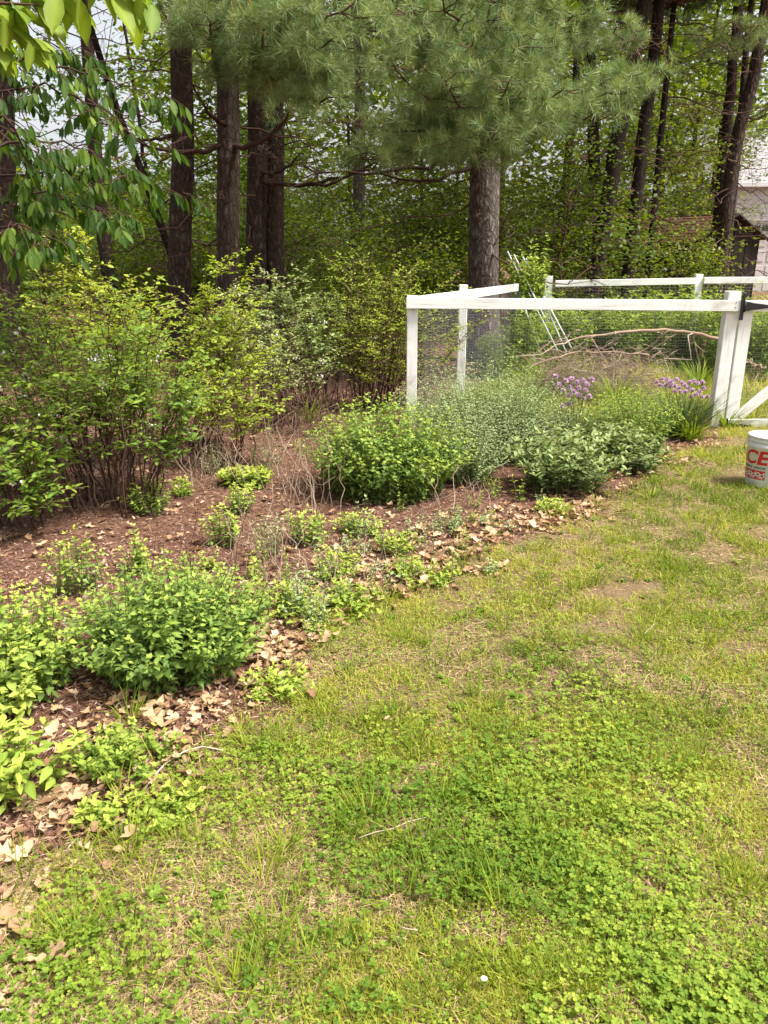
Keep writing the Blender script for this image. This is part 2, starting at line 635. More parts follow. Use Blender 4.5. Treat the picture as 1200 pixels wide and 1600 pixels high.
M['candle'] = leaf_mat('new_pine_shoot', [(0.26, 0.24, 0.05), (0.42, 0.36, 0.10)], 0.1, 0.6, 0.2)
M['bark'] = bark_mat('pine_bark', (0.013, 0.009, 0.007), (0.050, 0.035, 0.027), (0.13, 0.10, 0.082), 0.8, 0.15)
M['bark_grey'] = bark_mat('grey_bark', (0.022, 0.016, 0.014), (0.105, 0.083, 0.072), (0.32, 0.28, 0.255), 0.9, 0.6)
M['bark_dark'] = bark_mat('dark_bark', (0.008, 0.006, 0.005), (0.026, 0.018, 0.013), (0.06, 0.046, 0.036), 1.2, 0.15)
M['twig'] = leaf_mat('brown_twig', [(0.035, 0.02, 0.015), (0.10, 0.055, 0.04), (0.22, 0.14, 0.10)], 0, 0.8, 0.15)
M['dead_wood'] = leaf_mat('dead_wood', [(0.16, 0.10, 0.07), (0.30, 0.21, 0.15), (0.44, 0.36, 0.28)], 0, 0.85, 0.15)
M['stem'] = leaf_mat('green_stem', [(0.08, 0.11, 0.03), (0.17, 0.2, 0.06)], 0, 0.6, 0.2)
M['wire'] = plain_mat('galvanised_wire', (0.30, 0.30, 0.31), 0.45, 0.5)
M['black'] = plain_mat('black_iron', (0.012, 0.012, 0.013), 0.5, 0.4)
M['plastic'] = plain_mat('white_plastic', (0.70, 0.70, 0.68), 0.4, 0.4, 0.16, 7)
M['red'] = plain_mat('red_print', (0.55, 0.018, 0.02), 0.4, 0.4)
M['ink'] = plain_mat('dark_print', (0.05, 0.05, 0.05), 0.5, 0.3)
M['stake'] = plain_mat('white_stake', (0.70, 0.72, 0.72), 0.5, 0.3, 0.15, 12)
M['shed'] = plain_mat('dark_shed_board', (0.030, 0.023, 0.018), 0.8, 0.2, 0.25, 4, 0.3, (6, 6, 0.4))
M['rust'] = plain_mat('rust_shingle', (0.11, 0.045, 0.03), 0.85, 0.2, 0.4, 9, 0.5)
M['siding'] = plain_mat('white_siding', (0.66, 0.645, 0.67), 0.6, 0.3, 0.05, 2)
M['roof_grey'] = plain_mat('grey_shingle', (0.34, 0.32, 0.34), 0.85, 0.2, 0.25, 6)
M['glass'] = plain_mat('dark_glass', (0.03, 0.035, 0.04), 0.1, 0.6)
M['door'] = plain_mat('pale_door', (0.56, 0.52, 0.51), 0.55, 0.3, 0.04, 2)


# ------------------------------------------------------------------ where the lawn, the bed and the garden lie
edge_px = [(-260, 1760), (10, 1560), (80, 1470), (150, 1370), (235, 1285), (320, 1205), (385, 1130), (430, 1060), (470, 1010),
           (560, 945), (680, 905), (800, 850), (880, 815), (960, 785), (1030, 745), (1075, 712), (1115, 690)]
EDGE = np.array([G(u, v)[:2] for u, v in edge_px])
LAWN = np.concatenate([EDGE, [[3.4, 7.6], [14, 7.6], [14, -3], [-0.9, -3]]])
GARDEN = np.array([[0.35, 7.65], [2.7, 13.0], [12, 13.0], [12, 7.6]])


def inside(poly, x, y):
    r = np.zeros(len(x), bool)
    j = len(poly) - 1
    for i in range(len(poly)):
        xi, yi = poly[i]
        xj, yj = poly[j]
        c = ((yi > y) != (yj > y)) & (x < (xj - xi) * (y - yi) / (yj - yi + 1e-12) + xi)
        r ^= c
        j = i
    return r


def edge_dist(x, y):
    d = np.full(len(x), 1e9)
    for a, b in zip(EDGE[:-1], EDGE[1:]):
        ab = b - a
        t = np.clip(((x - a[0]) * ab[0] + (y - a[1]) * ab[1]) / (ab @ ab), 0, 1)
        d = np.minimum(d, np.hypot(x - a[0] - t * ab[0], y - a[1] - t * ab[1]))
    return d


def lawn_depth(x, y):
    """signed distance into the lawn, metres (ragged edge)"""
    s = np.where(inside(LAWN, x, y), 1.0, -1.0) * edge_dist(x, y)
    return s + (fbm(x * 3.2, y * 3.2, 3) - 0.5) * 0.5


# the ground: one sheet
xs = np.unique(np.concatenate([np.linspace(-260, -8, 22), np.arange(-8, 8.01, 0.12), np.linspace(8, 260, 22)]))
ys = np.unique(np.concatenate([np.linspace(-60, 0.4, 10), np.arange(0.4, 9.01, 0.09), np.arange(9, 20, 0.4), np.linspace(20, 420, 30)]))
gx, gy = np.meshgrid(xs, ys)
fx, fy = gx.ravel(), gy.ravel()
gv = np.stack([fx, fy, gz(fx, fy)], -1)
nx_, ny_ = len(xs), len(ys)
ii = (np.arange(ny_ - 1)[:, None] * nx_ + np.arange(nx_ - 1)[None]).ravel()
gt = np.concatenate([np.stack([ii, ii + 1, ii + nx_ + 1], -1), np.stack([ii, ii + nx_ + 1, ii + nx_], -1)])
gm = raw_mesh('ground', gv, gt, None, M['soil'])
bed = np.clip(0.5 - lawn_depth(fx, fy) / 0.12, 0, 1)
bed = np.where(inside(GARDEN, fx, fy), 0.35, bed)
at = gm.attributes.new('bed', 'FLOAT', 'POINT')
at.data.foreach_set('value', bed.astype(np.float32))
ground = bpy.data.objects.new('ground', gm)
ground['kind'] = 'structure'
C.objects.link(ground)


# ------------------------------------------------------------------ trees
def trunk_path(px, y, ztop, base_y=None):
    """trunk axis through photo points (top first or not) at depth y, run down to the ground and up to ztop"""
    P = sorted([W(u, v, y) for u, v in px], key=lambda p: p[2])
    lo, hi = P[0], P[-1]
    d = (hi - lo) / max(hi[2] - lo[2], 1e-6)
    base = lo - d * (lo[2] + 0.1)
    base[2] = -0.1
    top = hi + d * (ztop - hi[2]) * 0.8
    top[2] = ztop
    P = np.array([base] + P + [top])
    z = np.linspace(-0.1, ztop, max(24, int(ztop * 6)))
    x = np.interp(z, P[:, 2], P[:, 0])
    yy = np.interp(z, P[:, 2], P[:, 1])
    x = x + (vnoise(z * 0.6, z * 0 + y) - 0.5) * 0.05
    return np.stack([x, yy, z], -1)


def trunk_bag(path, r0, taper=0.55, sides=26, rough=0.085):
    z = path[:, 2]
    h = z[-1]
    rad = r0 * (1 - taper * np.clip(z / h, 0, 1)) * (1 + 0.35 * np.exp(-np.maximum(z, 0) * 3.5))
    b = Bag().tube(path, rad, sides)
    V = b.V[0]
    c = np.repeat(path, sides, 0)
    d = V - c
    a = np.arctan2(d[:, 1], d[:, 0])
    n = fbm(np.cos(a) * 4 + 9, V[:, 2] * 0.9, 3, np.sin(a) * 4) - 0.5
    b.V[0] = c + d * (1 + n * rough * 2.4)[:, None]
    return b


TUFT = [tuft_tpl(44, 0.033, s, 1.3) for s in range(5)]
TUFT_F = [tuft_tpl(18, 0.10, s + 20, 1.35) for s in range(4)]


def curve_pts(a, b, n, sag=0.0, wob=0.05):
    t = np.linspace(0, 1, n)[:, None]
    p = a + (b - a) * t
    L = np.linalg.norm(b - a)
    p[:, 2] -= sag * L * (t[:, 0] * (1 - t[:, 0])) * 4
    p[1:-1] += rng.normal(size=(n - 2, 3)) * wob * L / n
    return p


def pine_limb(a, b, wood, tufts, cand, r0=0.03, sub=9, sublen=0.72, sag=0.08, step=0.062, start=0.3, lift=0.15):
    """limb from a to b with side branches carrying tufts; tufts gets (pos, dir)"""
    p = curve_pts(a, b, 12, sag, 0.15)
    wood.tube(p, np.linspace(r0, r0 * 0.25, 12), 6, U(0.2, 0.6))
    ax = norm((b - a)[None])[0]
    side = norm(np.cross(ax, [0, 0, 1])[None])[0]
    for k in range(sub * 2):
        t = U(start, 1.0)
        q = p[min(11, int(t * 11))] + (p[min(11, int(t * 11) + 1)] - p[min(11, int(t * 11))]) * (t * 11 % 1)
        L = sublen * (1.15 - 0.7 * t) * U(0.6, 1.2)
        sgn = 1 if k % 2 else -1
        d = norm((ax * U(0.35, 0.9) + side * sgn * U(0.4, 1.0) + np.array([0, 0, U(-0.12, lift + 0.2)]))[None])[0]
        e = q + d * L
        s = curve_pts(q, e, 6, 0.06, 0.2)
        wood.tube(s, np.linspace(r0 * 0.25, 0.003, 6), 3, U(0.0, 0.5))
        n = max(2, int(L / step))
        for j in range(n):
            f = 0.3 + 0.7 * (j + U()) / n
            i0 = min(4, int(f * 5))
            c = s[i0] + (s[i0 + 1] - s[i0]) * (f * 5 - i0)
            tw = norm((d * 0.8 + rng.normal(size=3) * 0.55 + np.array([0, -0.15, lift]))[None])[0]
            ln = U(0.04, 0.2) if j < n - 1 else 0.0
            tufts.append((c + tw * ln, tw))
        if cand is not None and rng.random() < 0.75:
            tip = s[-1]
            for _ in range(rng.integers(1, 4)):
                cand.tube(np.array([tip, tip + np.array([U(-0.03, 0.03), U(-0.03, 0.03), U(0.06, 0.15)]) + d * 0.05]), np.array([0.005, 0.003]), 3, U())
    tufts.append((p[-1], ax))


def tuft_foliage(tufts, size, tpls, tint=(0.1, 0.9)):
    b = Bag()
    if not tufts:
        return b
    P = np.array([t[0] for t in tufts])
    D = np.array([t[1] for t in tufts])
    which = rng.integers(0, len(tpls), len(P))
    base = fbm(P[:, 0] * 2.2, P[:, 1] * 2.2, 2, P[:, 2] * 2.2)
    tn = np.clip(tint[0] + (tint[1] - tint[0]) * (0.35 * base + 0.65 * U(0, 1, len(P))), 0, 1)
    for w in range(len(tpls)):
        k = which == w
        b.scatter(tpls[w], P[k], frames(D[k], U(0, 6.28, k.sum())), U(0.8, 1.15, k.sum()) * size, tn[k])
    return b


def upper_crown(path, z0, z1, rmax, wood, tufts, n=7, dz=0.9, clump=12):
    z = z0
    k = 0
    while z < z1:
        c = np.array([np.interp(z, path[:, 2], path[:, i]) for i in range(3)])
        f = (z - z0) / (z1 - z0)
        R = rmax * (1 - 0.75 * f)
        for a in np.arange(n) * 2 * math.pi / n + k * 1.1 + U(-0.3, 0.3):
            e = c + np.array([math.cos(a) * R, math.sin(a) * R, R * 0.18]) * U(0.75, 1.15)
            p = curve_pts(c, e, 6, 0.05, 0.1)
            wood.tube(p, np.linspace(0.035, 0.008, 6), 4, 0.4)
            for j in range(clump):
                t = U(0.3, 1.05)
                q = c + (e - c) * t + rng.normal(size=3) * np.array([0.3, 0.3, 0.12]) * (0.4 + R * 0.22)
                tufts.append((q, norm((e - c + rng.normal(size=3) * R * 0.5)[None])[0]))
        z += dz * U(0.8, 1.2)
        k += 1


def bare_limbs(path, z0, z1, n, lmin, lmax, bag, twigs=3, r=0.014):
    for _ in range(n):
        z = U(z0, z1)
        c = np.array([np.interp(z, path[:, 2], path[:, i]) for i in range(3)])
        a = U(0, 2 * math.pi)
        L = U(lmin, lmax)
        e = c + np.array([math.cos(a) * L, math.sin(a) * L, L * U(-0.3, 0.25)])
        p = curve_pts(c, e, 8, U(-0.05, 0.12), 0.25)
        bag.tube(p, np.linspace(r * U(0.5, 1.2), 0.003, 8), 4, U(0.0, 0.7))
        for _ in range(twigs):
            i = rng.integers(2, 7)
            d = norm((e - c + rng.normal(size=3) * L * 0.7)[None])[0]
            bag.tube(curve_pts(p[i], p[i] + d * L * U(0.15, 0.45), 5, 0.05, 0.6), np.linspace(r * 0.4, 0.0015, 5), 3, U(0.2, 1))


# the setting's big pines: (pixel axis, depth, radius, top, bark, label, bare limbs, low boughs)
def pine_tree(px, y, r0, label, bark, ztop=13, zc=6.5, limbs=10, boughs=(), zb=None, crown_r=3.3, size=0.165, fork=None, low=(), group='pines at the edge of the wood'):
    path = trunk_path(px, y, ztop)
    base = path[0].copy()
    base[2] = 0
    t = thing('pine_tree', label, 'tree', base, group)
    trunk_bag(path, r0).obj('trunk', M[bark], t)
    if fork is not None:
        p2 = trunk_path(fork[0], y + fork[2], ztop)
        trunk_bag(p2, fork[1]).obj('trunk', M[bark], t)
    w = Bag()
    if limbs:
        bare_limbs(path, 1.2, zc, limbs * 2, 0.6, 2.8, w, 5)
    for (h, u, v, yy) in low:                      # dead limbs seen in the photo: height on the trunk, then pixel, depth of the tip
        c = np.array([np.interp(h, path[:, 2], path[:, i]) for i in range(3)])
        e = W(u, v, yy)
        p = curve_pts(c, e, 10, 0.10, 0.12)
        w.tube(p, np.linspace(0.040, 0.010, 10), 6, 0.1)
        for _ in range(7):
            i = rng.integers(3, 9)
            d = norm((e - c)[None])[0] + rng.normal(size=3) * 0.6
            w.tube(curve_pts(p[i], p[i] + d * U(0.3, 0.8), 5, 0.03, 0.3), np.linspace(0.010, 0.002, 5), 3, U(0.0, 0.6))
    tf, big, cand = [], [], Bag()
    for (h, u, v, yy, *opt) in boughs:
        c = np.array([np.interp(h, path[:, 2], path[:, i]) for i in range(3)])
        pine_limb(c, W(u, v, yy), w, tf, cand, 0.032, *(opt or [10]))
    upper_crown(path, zc, ztop, crown_r, w, big)
    w.obj('branches', M['twig'], t, kind='stuff')
    if tf:
        tuft_foliage(tf, size, TUFT, (0.15, 1.0)).obj('needles', M['pine'], t, kind='stuff')
        if cand.V:
            cand.obj('new_shoots', M['candle'], t, kind='stuff')
    tuft_foliage(big, 0.38, TUFT_F, (0.0, 0.6)).obj('crown', M['pine'], t, kind='stuff')
    return t


pine_tree([(283, 60), (284, 250), (282, 450)], 13.0, 0.195, 'dark pine trunk left of the pale leaning pair, bare limb crossing it', 'bark', limbs=14,
          boughs=[(4.9, 250, 10, 11.5, 4), (5.2, 330, 0, 11.0, 5)], low=[(3.45, 205, 215, 12.5)])
pine_tree([(352, 60), (355, 250), (357, 480)], 11.0, 0.165, 'straight pine trunk with a thick crooked limb rising to the right', 'bark', limbs=8,
          boughs=[(4.0, 320, 20, 9.2, 8), (4.1, 420, 40, 8.9, 10), (4.1, 410, 110, 9.6, 7), (4.2, 480, 100, 9.0, 11), (4.2, 520, 60, 8.8, 11), (4.1, 530, 150, 9.2, 11), (4.4, 470, 10, 8.8, 10), (4.5, 360, -30, 8.8, 7), (4.5, 560, 0, 8.6, 11)],
          low=[(2.95, 470, 150, 9.6), (3.0, 190, 210, 10.2), (3.2, 300, 130, 10.0)])
pine_tree([(402, 0), (402, 250), (402, 450)], 13.4, 0.19, 'broad double pine trunk with deep brown furrows', 'bark', limbs=10, fork=([(428, 0), (429, 250), (431, 450)], 0.165, 0.1),
          boughs=[(5.0, 380, 120, 11.5, 6), (5.2, 470, 190, 11.2, 8), (5.2, 440, 90, 11.0, 7)], low=[(2.9, 470, 240, 12.4), (2.75, 620, 235, 12.6), (2.8, 600, 245, 12.2)])
pine_tree([(561, 0), (561, 200), (560, 380)], 20.0, 0.16, 'slim reddish pine trunk standing back in the dark wood', 'bark_grey', limbs=16, crown_r=2.8,
          boughs=[(5.6, 640, 60, 17, 8), (5.4, 560, 90, 16.5, 8), (5.4, 500, 60, 17, 7)])
E_TIPS = [(3.9, 590, 190, 9.6), (4.0, 610, 90, 9.0), (3.9, 640, 225, 9.8), (3.9, 700, 215, 9.4), (4.0, 690, 120, 8.8), (4.2, 740, 50, 8.6), (3.9, 740, 235, 9.8),
          (3.9, 780, 205, 9.2), (4.1, 800, 120, 8.9), (4.3, 810, 50, 9.0), (4.0, 850, 190, 9.4), (4.0, 880, 140, 9.6), (4.0, 930, 175, 9.8), (4.1, 985, 135, 10.0),
          (4.1, 1005, 115, 10.2), (4.5, 690, -20, 8.8), (4.6, 640, 10, 9.0), (4.7, 770, -40, 9.0), (4.5, 850, 60, 10.2), (3.7, 560, 240, 10.6), (4.7, 580, -30, 9.4),
          (4.6, 900, 20, 10.5), (4.7, 830, -30, 9.8)]
pine_tree([(757, 230), (757, 400), (757, 540)], 12.6, 0.255, 'thick grey barked pine behind the corner of the white fence, boughs hanging before it', 'bark_grey', limbs=10, boughs=E_TIPS, zc=6.0,
          low=[(3.3, 470, 255, 11.5), (3.2, 640, 235, 11.8), (3.0, 590, 270, 11.6)])
pine_tree([(4, 30), (8, 250), (14, 450)], 11.5, 0.15, 'reddish pine trunk at the left edge behind the hanging leaves', 'bark', limbs=10)
pine_tree([(132, 20), (140, 120), (152, 280), (172, 440)], 17.0, 0.16, 'slightly leaning pine seen through the hanging leaves', 'bark', limbs=12, zc=7.5, crown_r=2.0)
pine_tree([(186, 180), (225, 275), (262, 380)], 15.5, 0.08, 'thin leaning trunk slanting down to the dark pine on its right', 'bark_dark', limbs=6, zc=8.0, crown_r=1.2, ztop=10)
pine_tree([(1008, 0), (985, 115), (960, 240), (945, 350)], 16.0, 0.165, 'dark trunk leaning right, first of the close leaning pair', 'bark_dark', limbs=14, crown_r=2.4, group='leaning trunks right of the grey pine',
          boughs=[(5.5, 900, 60, 14, 7), (5.3, 960, 30, 13.5, 7)])
pine_tree([(1030, 0), (1020, 100), (1005, 210), (993, 330)], 17.0, 0.145, 'dark trunk just right of the leaning pair partner, forked to sky', 'bark_dark', limbs=14, crown_r=2.4, group='leaning trunks right of the grey pine')
pine_tree([(1056, 0), (1042, 115), (1030, 230), (1016, 380)], 18.0, 0.08, 'thinnest dark leaning trunk before the rusty shed roof', 'bark_dark', limbs=14, crown_r=1.6, ztop=11, group='leaning trunks right of the grey pine')
pine_tree([(919, 60), (924, 150), (931, 300)], 19.0, 0.15, 'upright dark trunk behind the pine bough tip', 'bark_dark', limbs=10, group='leaning trunks right of the grey pine')
pine_tree([(1197, 0), (1176, 125), (1155, 200), (1137, 310), (1124, 420)], 19.0, 0.165, 'long trunk leaning right in front of the white house', 'bark', limbs=22, zc=7.5, crown_r=2.4, group='leaning trunks right of the grey pine',
          boughs=[(6.0, 1150, 30, 17, 6), (6.2, 1100, 60, 17, 6)])
pine_tree([(1176, 0), (1166, 80), (1158, 160), (1150, 260)], 20.0, 0.10, 'thin trunk crossing behind the long leaning one by the house', 'bark', limbs=12, zc=8.0, crown_r=1.4, ztop=11, group='leaning trunks right of the grey pine')

def leafy_crown(centers, n_each, spread, size, tpl, flat=0.45):
    P = np.repeat(centers, n_each, 0) + rng.normal(size=(len(centers) * n_each, 3)) * np.array(spread)
    az = U(0, 6.28, len(P))
    el = U(-0.7, 0.3, len(P))
    return P, frames(sph(az, el), rng.normal(size=len(P)) * 0.5), U(0.65, 1.25, len(P)) * size


# thin trunks far back in the wood
for k in range(16):
    u = U(-60, 1120)
    y = U(22, 42)
    p = W(u, 420, y)
    lean = U(-0.08, 0.08)
    path = np.stack([p[0] + np.linspace(0, 12, 30) * lean + rng.normal(size=30) * 0.02, np.full(30, y), np.linspace(-0.1, 12, 30)], -1)
    t = thing('forest_tree', 'thin far trunk behind ' + trunk_at(u), 'tree', (p[0], y, 0), 'thin trunks deep in the wood')
    trunk_bag(path, U(0.07, 0.17), 0.5, 10).obj('trunk', M['bark_dark'], t)
    b = Bag()
    bare_limbs(path, 1.5, 9, 9, 0.6, 2.2, b, 3, 0.016)
    b.obj('branches', M['twig'], t, kind='stuff')
    if u > 290:
        cs = np.stack([p[0] + 11 * lean + rng.normal(size=44) * 1.6, y + rng.normal(size=44) * 1.6, U(6.5, 14, 44)], -1)
        Pl, Rl, sl = leafy_crown(cs, 26, (0.7, 0.7, 0.4), 0.30, DIAM)
        Bag().scatter(DIAM, Pl, Rl, sl, U(0, 0.6, len(Pl))).obj('crown', M['maple'], t, kind='stuff')


def understory(x, y, h, r, label, mat, tpl=DIAM, size=0.12, nc=26, each=55, zlo=0.2, group='saplings under the pines', tint=(0, 1)):
    t = thing('understory_tree', label, 'tree', (x, y, 0), group)
    w = Bag()
    cs = []
    main = curve_pts(np.array([x, y, -0.05]), np.array([x + U(-0.3, 0.3), y, h]), 10, 0, 0.4)
    w.tube(main, np.linspace(0.035, 0.008, 10), 6, 0.3)
    w.obj('trunk', M['twig'], t)
    lb = Bag()
    for k in range(nc):
        f = U(zlo, 1.0)
        c0 = main[int(f * 9)]
        a = U(0, 6.28)
        R = r * (1.1 - 0.75 * abs(f - 0.45)) * math.sqrt(U(0.05, 1))
        c = c0 + np.array([math.cos(a) * R, math.sin(a) * R, U(-0.1, 0.4)])
        cs.append(c)
        lb.tube(curve_pts(c0, c, 5, 0, 0.3), np.linspace(0.012, 0.003, 5), 3, U(0, 0.7))
    lb.obj('branches', M['twig'], t, kind='stuff')
    P, R, s = leafy_crown(np.array(cs), each, (r * 0.23, r * 0.23, 0.12 + r * 0.06), size, tpl)
    b = Bag().scatter(tpl, P, R, s, np.clip(U(*tint, len(P)), 0, 1))
    b.obj('crown', M[mat], t, kind='stuff')
    return t


for (u, y, h, r, mt, lab) in [
        (500, 16, 2.4, 1.2, 'maple', 'broad leaved sapling in the gap between the double pine and the slim pine'),
        (540, 13.5, 1.7, 1.0, 'maple', 'low maple bush behind the yellowish blueberry shrub'),
        (640, 15, 2.2, 1.2, 'maple', 'maple sapling left of the thick grey pine'),
        (690, 19, 3.2, 1.5, 'maple', 'taller maple sapling behind the thick grey pine'),
        (860, 17, 2.8, 1.4, 'maple', 'maple sapling between the grey pine and the leaning trunks'),
        (930, 18.5, 3.4, 1.5, 'maple', 'bright maple sapling around the upright dark trunk'),
        (1008, 20, 4.2, 1.6, 'maple', 'tall yellow green maple over the leaning pair'),
        (1066, 17.5, 1.95, 0.9, 'maple', 'dark green shrub in front of the shed wall'),
        (1095, 30, 6.0, 1.8, 'maple', 'yellow green tree above the shed roof'),
        (310, 18, 2.6, 1.4, 'maple', 'yellow green sapling between the two left pines'),
        (390, 20, 3.0, 1.6, 'maple', 'yellow green sapling behind the broad double pine'),
        (200, 19, 2.4, 1.5, 'maple', 'pale sapling low behind the hanging leaves'),
        (60, 18, 2.4, 1.5, 'maple', 'pale sapling at the left edge of the wood'),
        (800, 22, 4.0, 1.7, 'maple', 'maple deep in the wood right of the grey pine'),
        (600, 24, 4.0, 1.8, 'maple', 'maple deep in the wood behind the slim pine'),
        (900, 26, 6.0, 2.4, 'maple', 'tall leafy tree in the far wood behind the bough tip'),
        (1040, 28, 7.0, 2.5, 'maple', 'tall leafy tree rising behind the shed'),
        (740, 29, 6.5, 2.4, 'maple', 'tall leafy tree in the far wood behind the grey pine'),
        (480, 28, 6.0, 2.4, 'maple', 'tall leafy tree in the far wood behind the double pine')]:
    p = W(u, 420, y)
    understory(p[0], y, h, r, lab, mt, size=0.08 if y < 18 else 0.11, nc=int(16 + r * 16), each=80)

k = 0
while k < 60:
    u, y = U(-120, 1260), U(14, 31)
    if (u > 985 and y < 25.5) or u > 1085:
        continue
    p = W(u, 420, y)
    vt = U(330, 400) if u < 275 else U(170, 360)
    h = W(u, vt, y)[2]
    understory(p[0], y, max(1.0, h), U(0.9, 1.6), ('near ' if y < 19 else 'deep ' if y > 25 else '') + ('low' if h < 2.6 else 'tall') + ' leafy sapling behind ' + trunk_at(u), 'maple', size=0.085 if y < 20 else 0.12, nc=30, each=62, zlo=0.08, group='saplings crowding the wood', tint=(0.0, 0.45))
    k += 1

# the far wood: one mass
def far_wood():
    cs = []
    for k in range(2300):
        y = U(34, 60)
        u = U(-250, 1500)
        top = 3.8 + 2.5 * fbm(np.array([u / 90.0]), np.array([y / 9]), 3)[0]
        if 270 < u < 1090:
            top += 9.5
        elif u >= 1090:
            top += 4.0
        x = (u - 600) / 1200 * y
        cs.append((x, y, U(0.0, 1) ** 0.8 * top))
    cs = np.array(cs)
    P, R, s = leafy_crown(cs, 40, (1.0, 0.9, 0.55), 0.40, DIAM)
    keep = ~((P[:, 0] > 14.5) & (P[:, 1] < 40) & (P[:, 1] > 33))
    b = Bag().scatter(DIAM, P[keep], R[keep], s[keep], U(0, 1, keep.sum()))
    o = b.obj('distant_woods', M['maple'], None, kind='stuff')
    o['label'] = 'yellow green mass of leaves in the far wood'


far_wood()

# loose sprays of small leaves high in the left gap, against the sky (a far oak)
def sky_tree(u, y, h, r, label, n=40, each=38, zlo=0.3):
    p = W(u, 420, y)
    understory(p[0], y, h, r, label, 'hickory', size=0.16, nc=n, each=each, zlo=zlo, group='broadleaf trees against the sky', tint=(0, 0.5))


sky_tree(70, 24, 8.5, 2.6, 'loose leaved oak against the white sky at the left edge')
sky_tree(210, 27, 9.5, 2.4, 'loose leaved oak against the white sky left of the dark pine', 34)
sky_tree(1080, 36, 11, 2.6, 'broadleaf tree against the sky left of the white house', 34, 38, 0.45)


# ------------------------------------------------------------------ shed and house
def shed():
    t = thing('garden_shed', 'dark brown shed with rust red roof under the trees', 'shed', W(1120, 430, 24) * np.array([1, 1, 0]))
    c0 = W(1186, 368, 24)          # right eave of the gable end
    c0[2] = 0
    gd = norm(np.array([[-0.98, -0.10, 0.0]]))[0]          # along the gable end, to the left
    ld = norm(np.array([[-0.62, 0.78, 0.0]]))[0]          # along the ridge, away
    wid, leng, he, hr = 1.75, 3.6, 2.16, 2.72
    A = c0
    B = c0 + gd * wid
    # gable wall boards
    nb = 9
    for k in range(nb):
        f0, f1 = k / nb + 0.004, (k + 1) / nb - 0.004
        zz = lambda f: he + (hr - he) * (1 - abs(2 * f - 1))
        pr = 0.012 if k % 2 else 0.0
        nrm = np.array([gd[1], -gd[0], 0]) * (1 if gd[0] > 0 else -1)
        nrm = np.array([0, -1, 0])
        P = []
        for off in (0.0, 0.03 + pr):
            for f in (f0, f1):
                q = A + gd * wid * f + nrm * off
                P += [[q[0], q[1], 0.02], [q[0], q[1], zz(f) - 0.05]]
        P = np.array(P)
        T = [(4, 6, 5), (6, 7, 5), (0, 1, 2), (2, 1, 3), (0, 4, 1), (4, 5, 1), (2, 3, 6), (6, 3, 7), (1, 5, 3), (5, 7, 3)]
        Bag().add(P, T).obj('board', M['shed'], t, smooth=False)
    bm_ = Bag()
    bm_.box((A + B) / 2 + ld * leng / 2 + np.array([0, 0.2, he / 2]), (0.06, 0.06, he / 2))
    # long side walls
    for s0 in (A, B):
        s1 = s0 + ld * leng
        q = np.array([s0, s1, s1 + [0, 0, he], s0 + [0, 0, he]])
        off = np.array([0.05, 0.02, 0])
        bm_.add(np.concatenate([q, q + off]), [(0, 1, 2), (0, 2, 3), (4, 6, 5), (4, 7, 6), (3, 2, 6), (3, 6, 7), (0, 4, 5), (0, 5, 1)])
    bm_.obj('wall', M['shed'], t, smooth=False)
    # left facing front under the eave: a wider wall to the left with a low rust roof
    for side in (0, 1):
        e = A if side == 0 else B
        o = -gd * 0.14 if side == 0 else gd * 0.5
        rdg = (A + B) / 2 + np.array([0, 0, hr + 0.03])
        lo = e + o + np.array([0, 0, he - (0.10 if side == 0 else 0.2)])
        rows = 9
        for k in range(rows):
            a0 = lo + (rdg - lo) * (k / rows)
            a1 = lo + (rdg - lo) * ((k + 1) / rows + 0.03)
            back = ld * (leng + 0.2)
            f = -ld * 0.16
            up0, up1 = np.array([0, 0, 0.035]), np.array([0, 0, 0.012])
            q = np.array([a0 + f, a0 + back, a1 + back, a1 + f])
            top = np.array([a0 + f + up0, a0 + back + up0, a1 + back + up1, a1 + f + up1])
            Bag().add(np.concatenate([q, top]), [(0, 2, 1), (0, 3, 2), (4, 5, 6), (4, 6, 7), (0, 1, 5), (0, 5, 4), (1, 2, 6), (1, 6, 5), (2, 3, 7), (2, 7, 6), (3, 0, 4), (3, 4, 7)]).obj('shingle_row', M['rust'], t, smooth=False)
        b = Bag()
        p0, p1 = lo - ld * 0.17, rdg - ld * 0.17
        b.tube(np.array([p0, p1]), 0.05, 4, cap=True)
        b.obj('barge_board', M['shed'], t, smooth=False)
    # lean-to on the left with its own low rust roof
    L0 = W(1000, 378, 25.2)
    L1 = W(1105, 366, 24.6)
    for k in range(7):
        f0, f1 = k / 7, (k + 1) / 7 - 0.01
        a, c = L0 + (L1 - L0) * f0, L0 + (L1 - L0) * f1
        bb = Bag().box([(a[0] + c[0]) / 2, (a[1] + c[1]) / 2, 0.98], ((c[0] - a[0]) / 2, 0.03, 0.97))
        bb.obj('board', M['shed'], t, smooth=False)
    up = np.array([0.55, 1.5, 0.62])
    for k in range(6):
        d0, d1 = up * (k / 6), up * ((k + 1) / 6 + 0.02)
        fr = np.array([-0.1, -0.2, -0.04])
        q = np.array([L0 + fr + d0, L1 + fr + d0, L1 + fr + d1, L0 + fr + d1])
        h = np.array([[0, 0, 0.05], [0, 0, 0.05], [0, 0, 0.02], [0, 0, 0.02]])
        Bag().add(np.concatenate([q, q + h]), [(0, 2, 1), (0, 3, 2), (4, 5, 6), (4, 6, 7), (0, 1, 5), (0, 5, 4), (1, 2, 6), (1, 6, 5), (2, 3, 7), (2, 7, 6), (3, 0, 4), (3, 4, 7)]).obj('shingle_row', M['rust'], t, smooth=False)


shed()


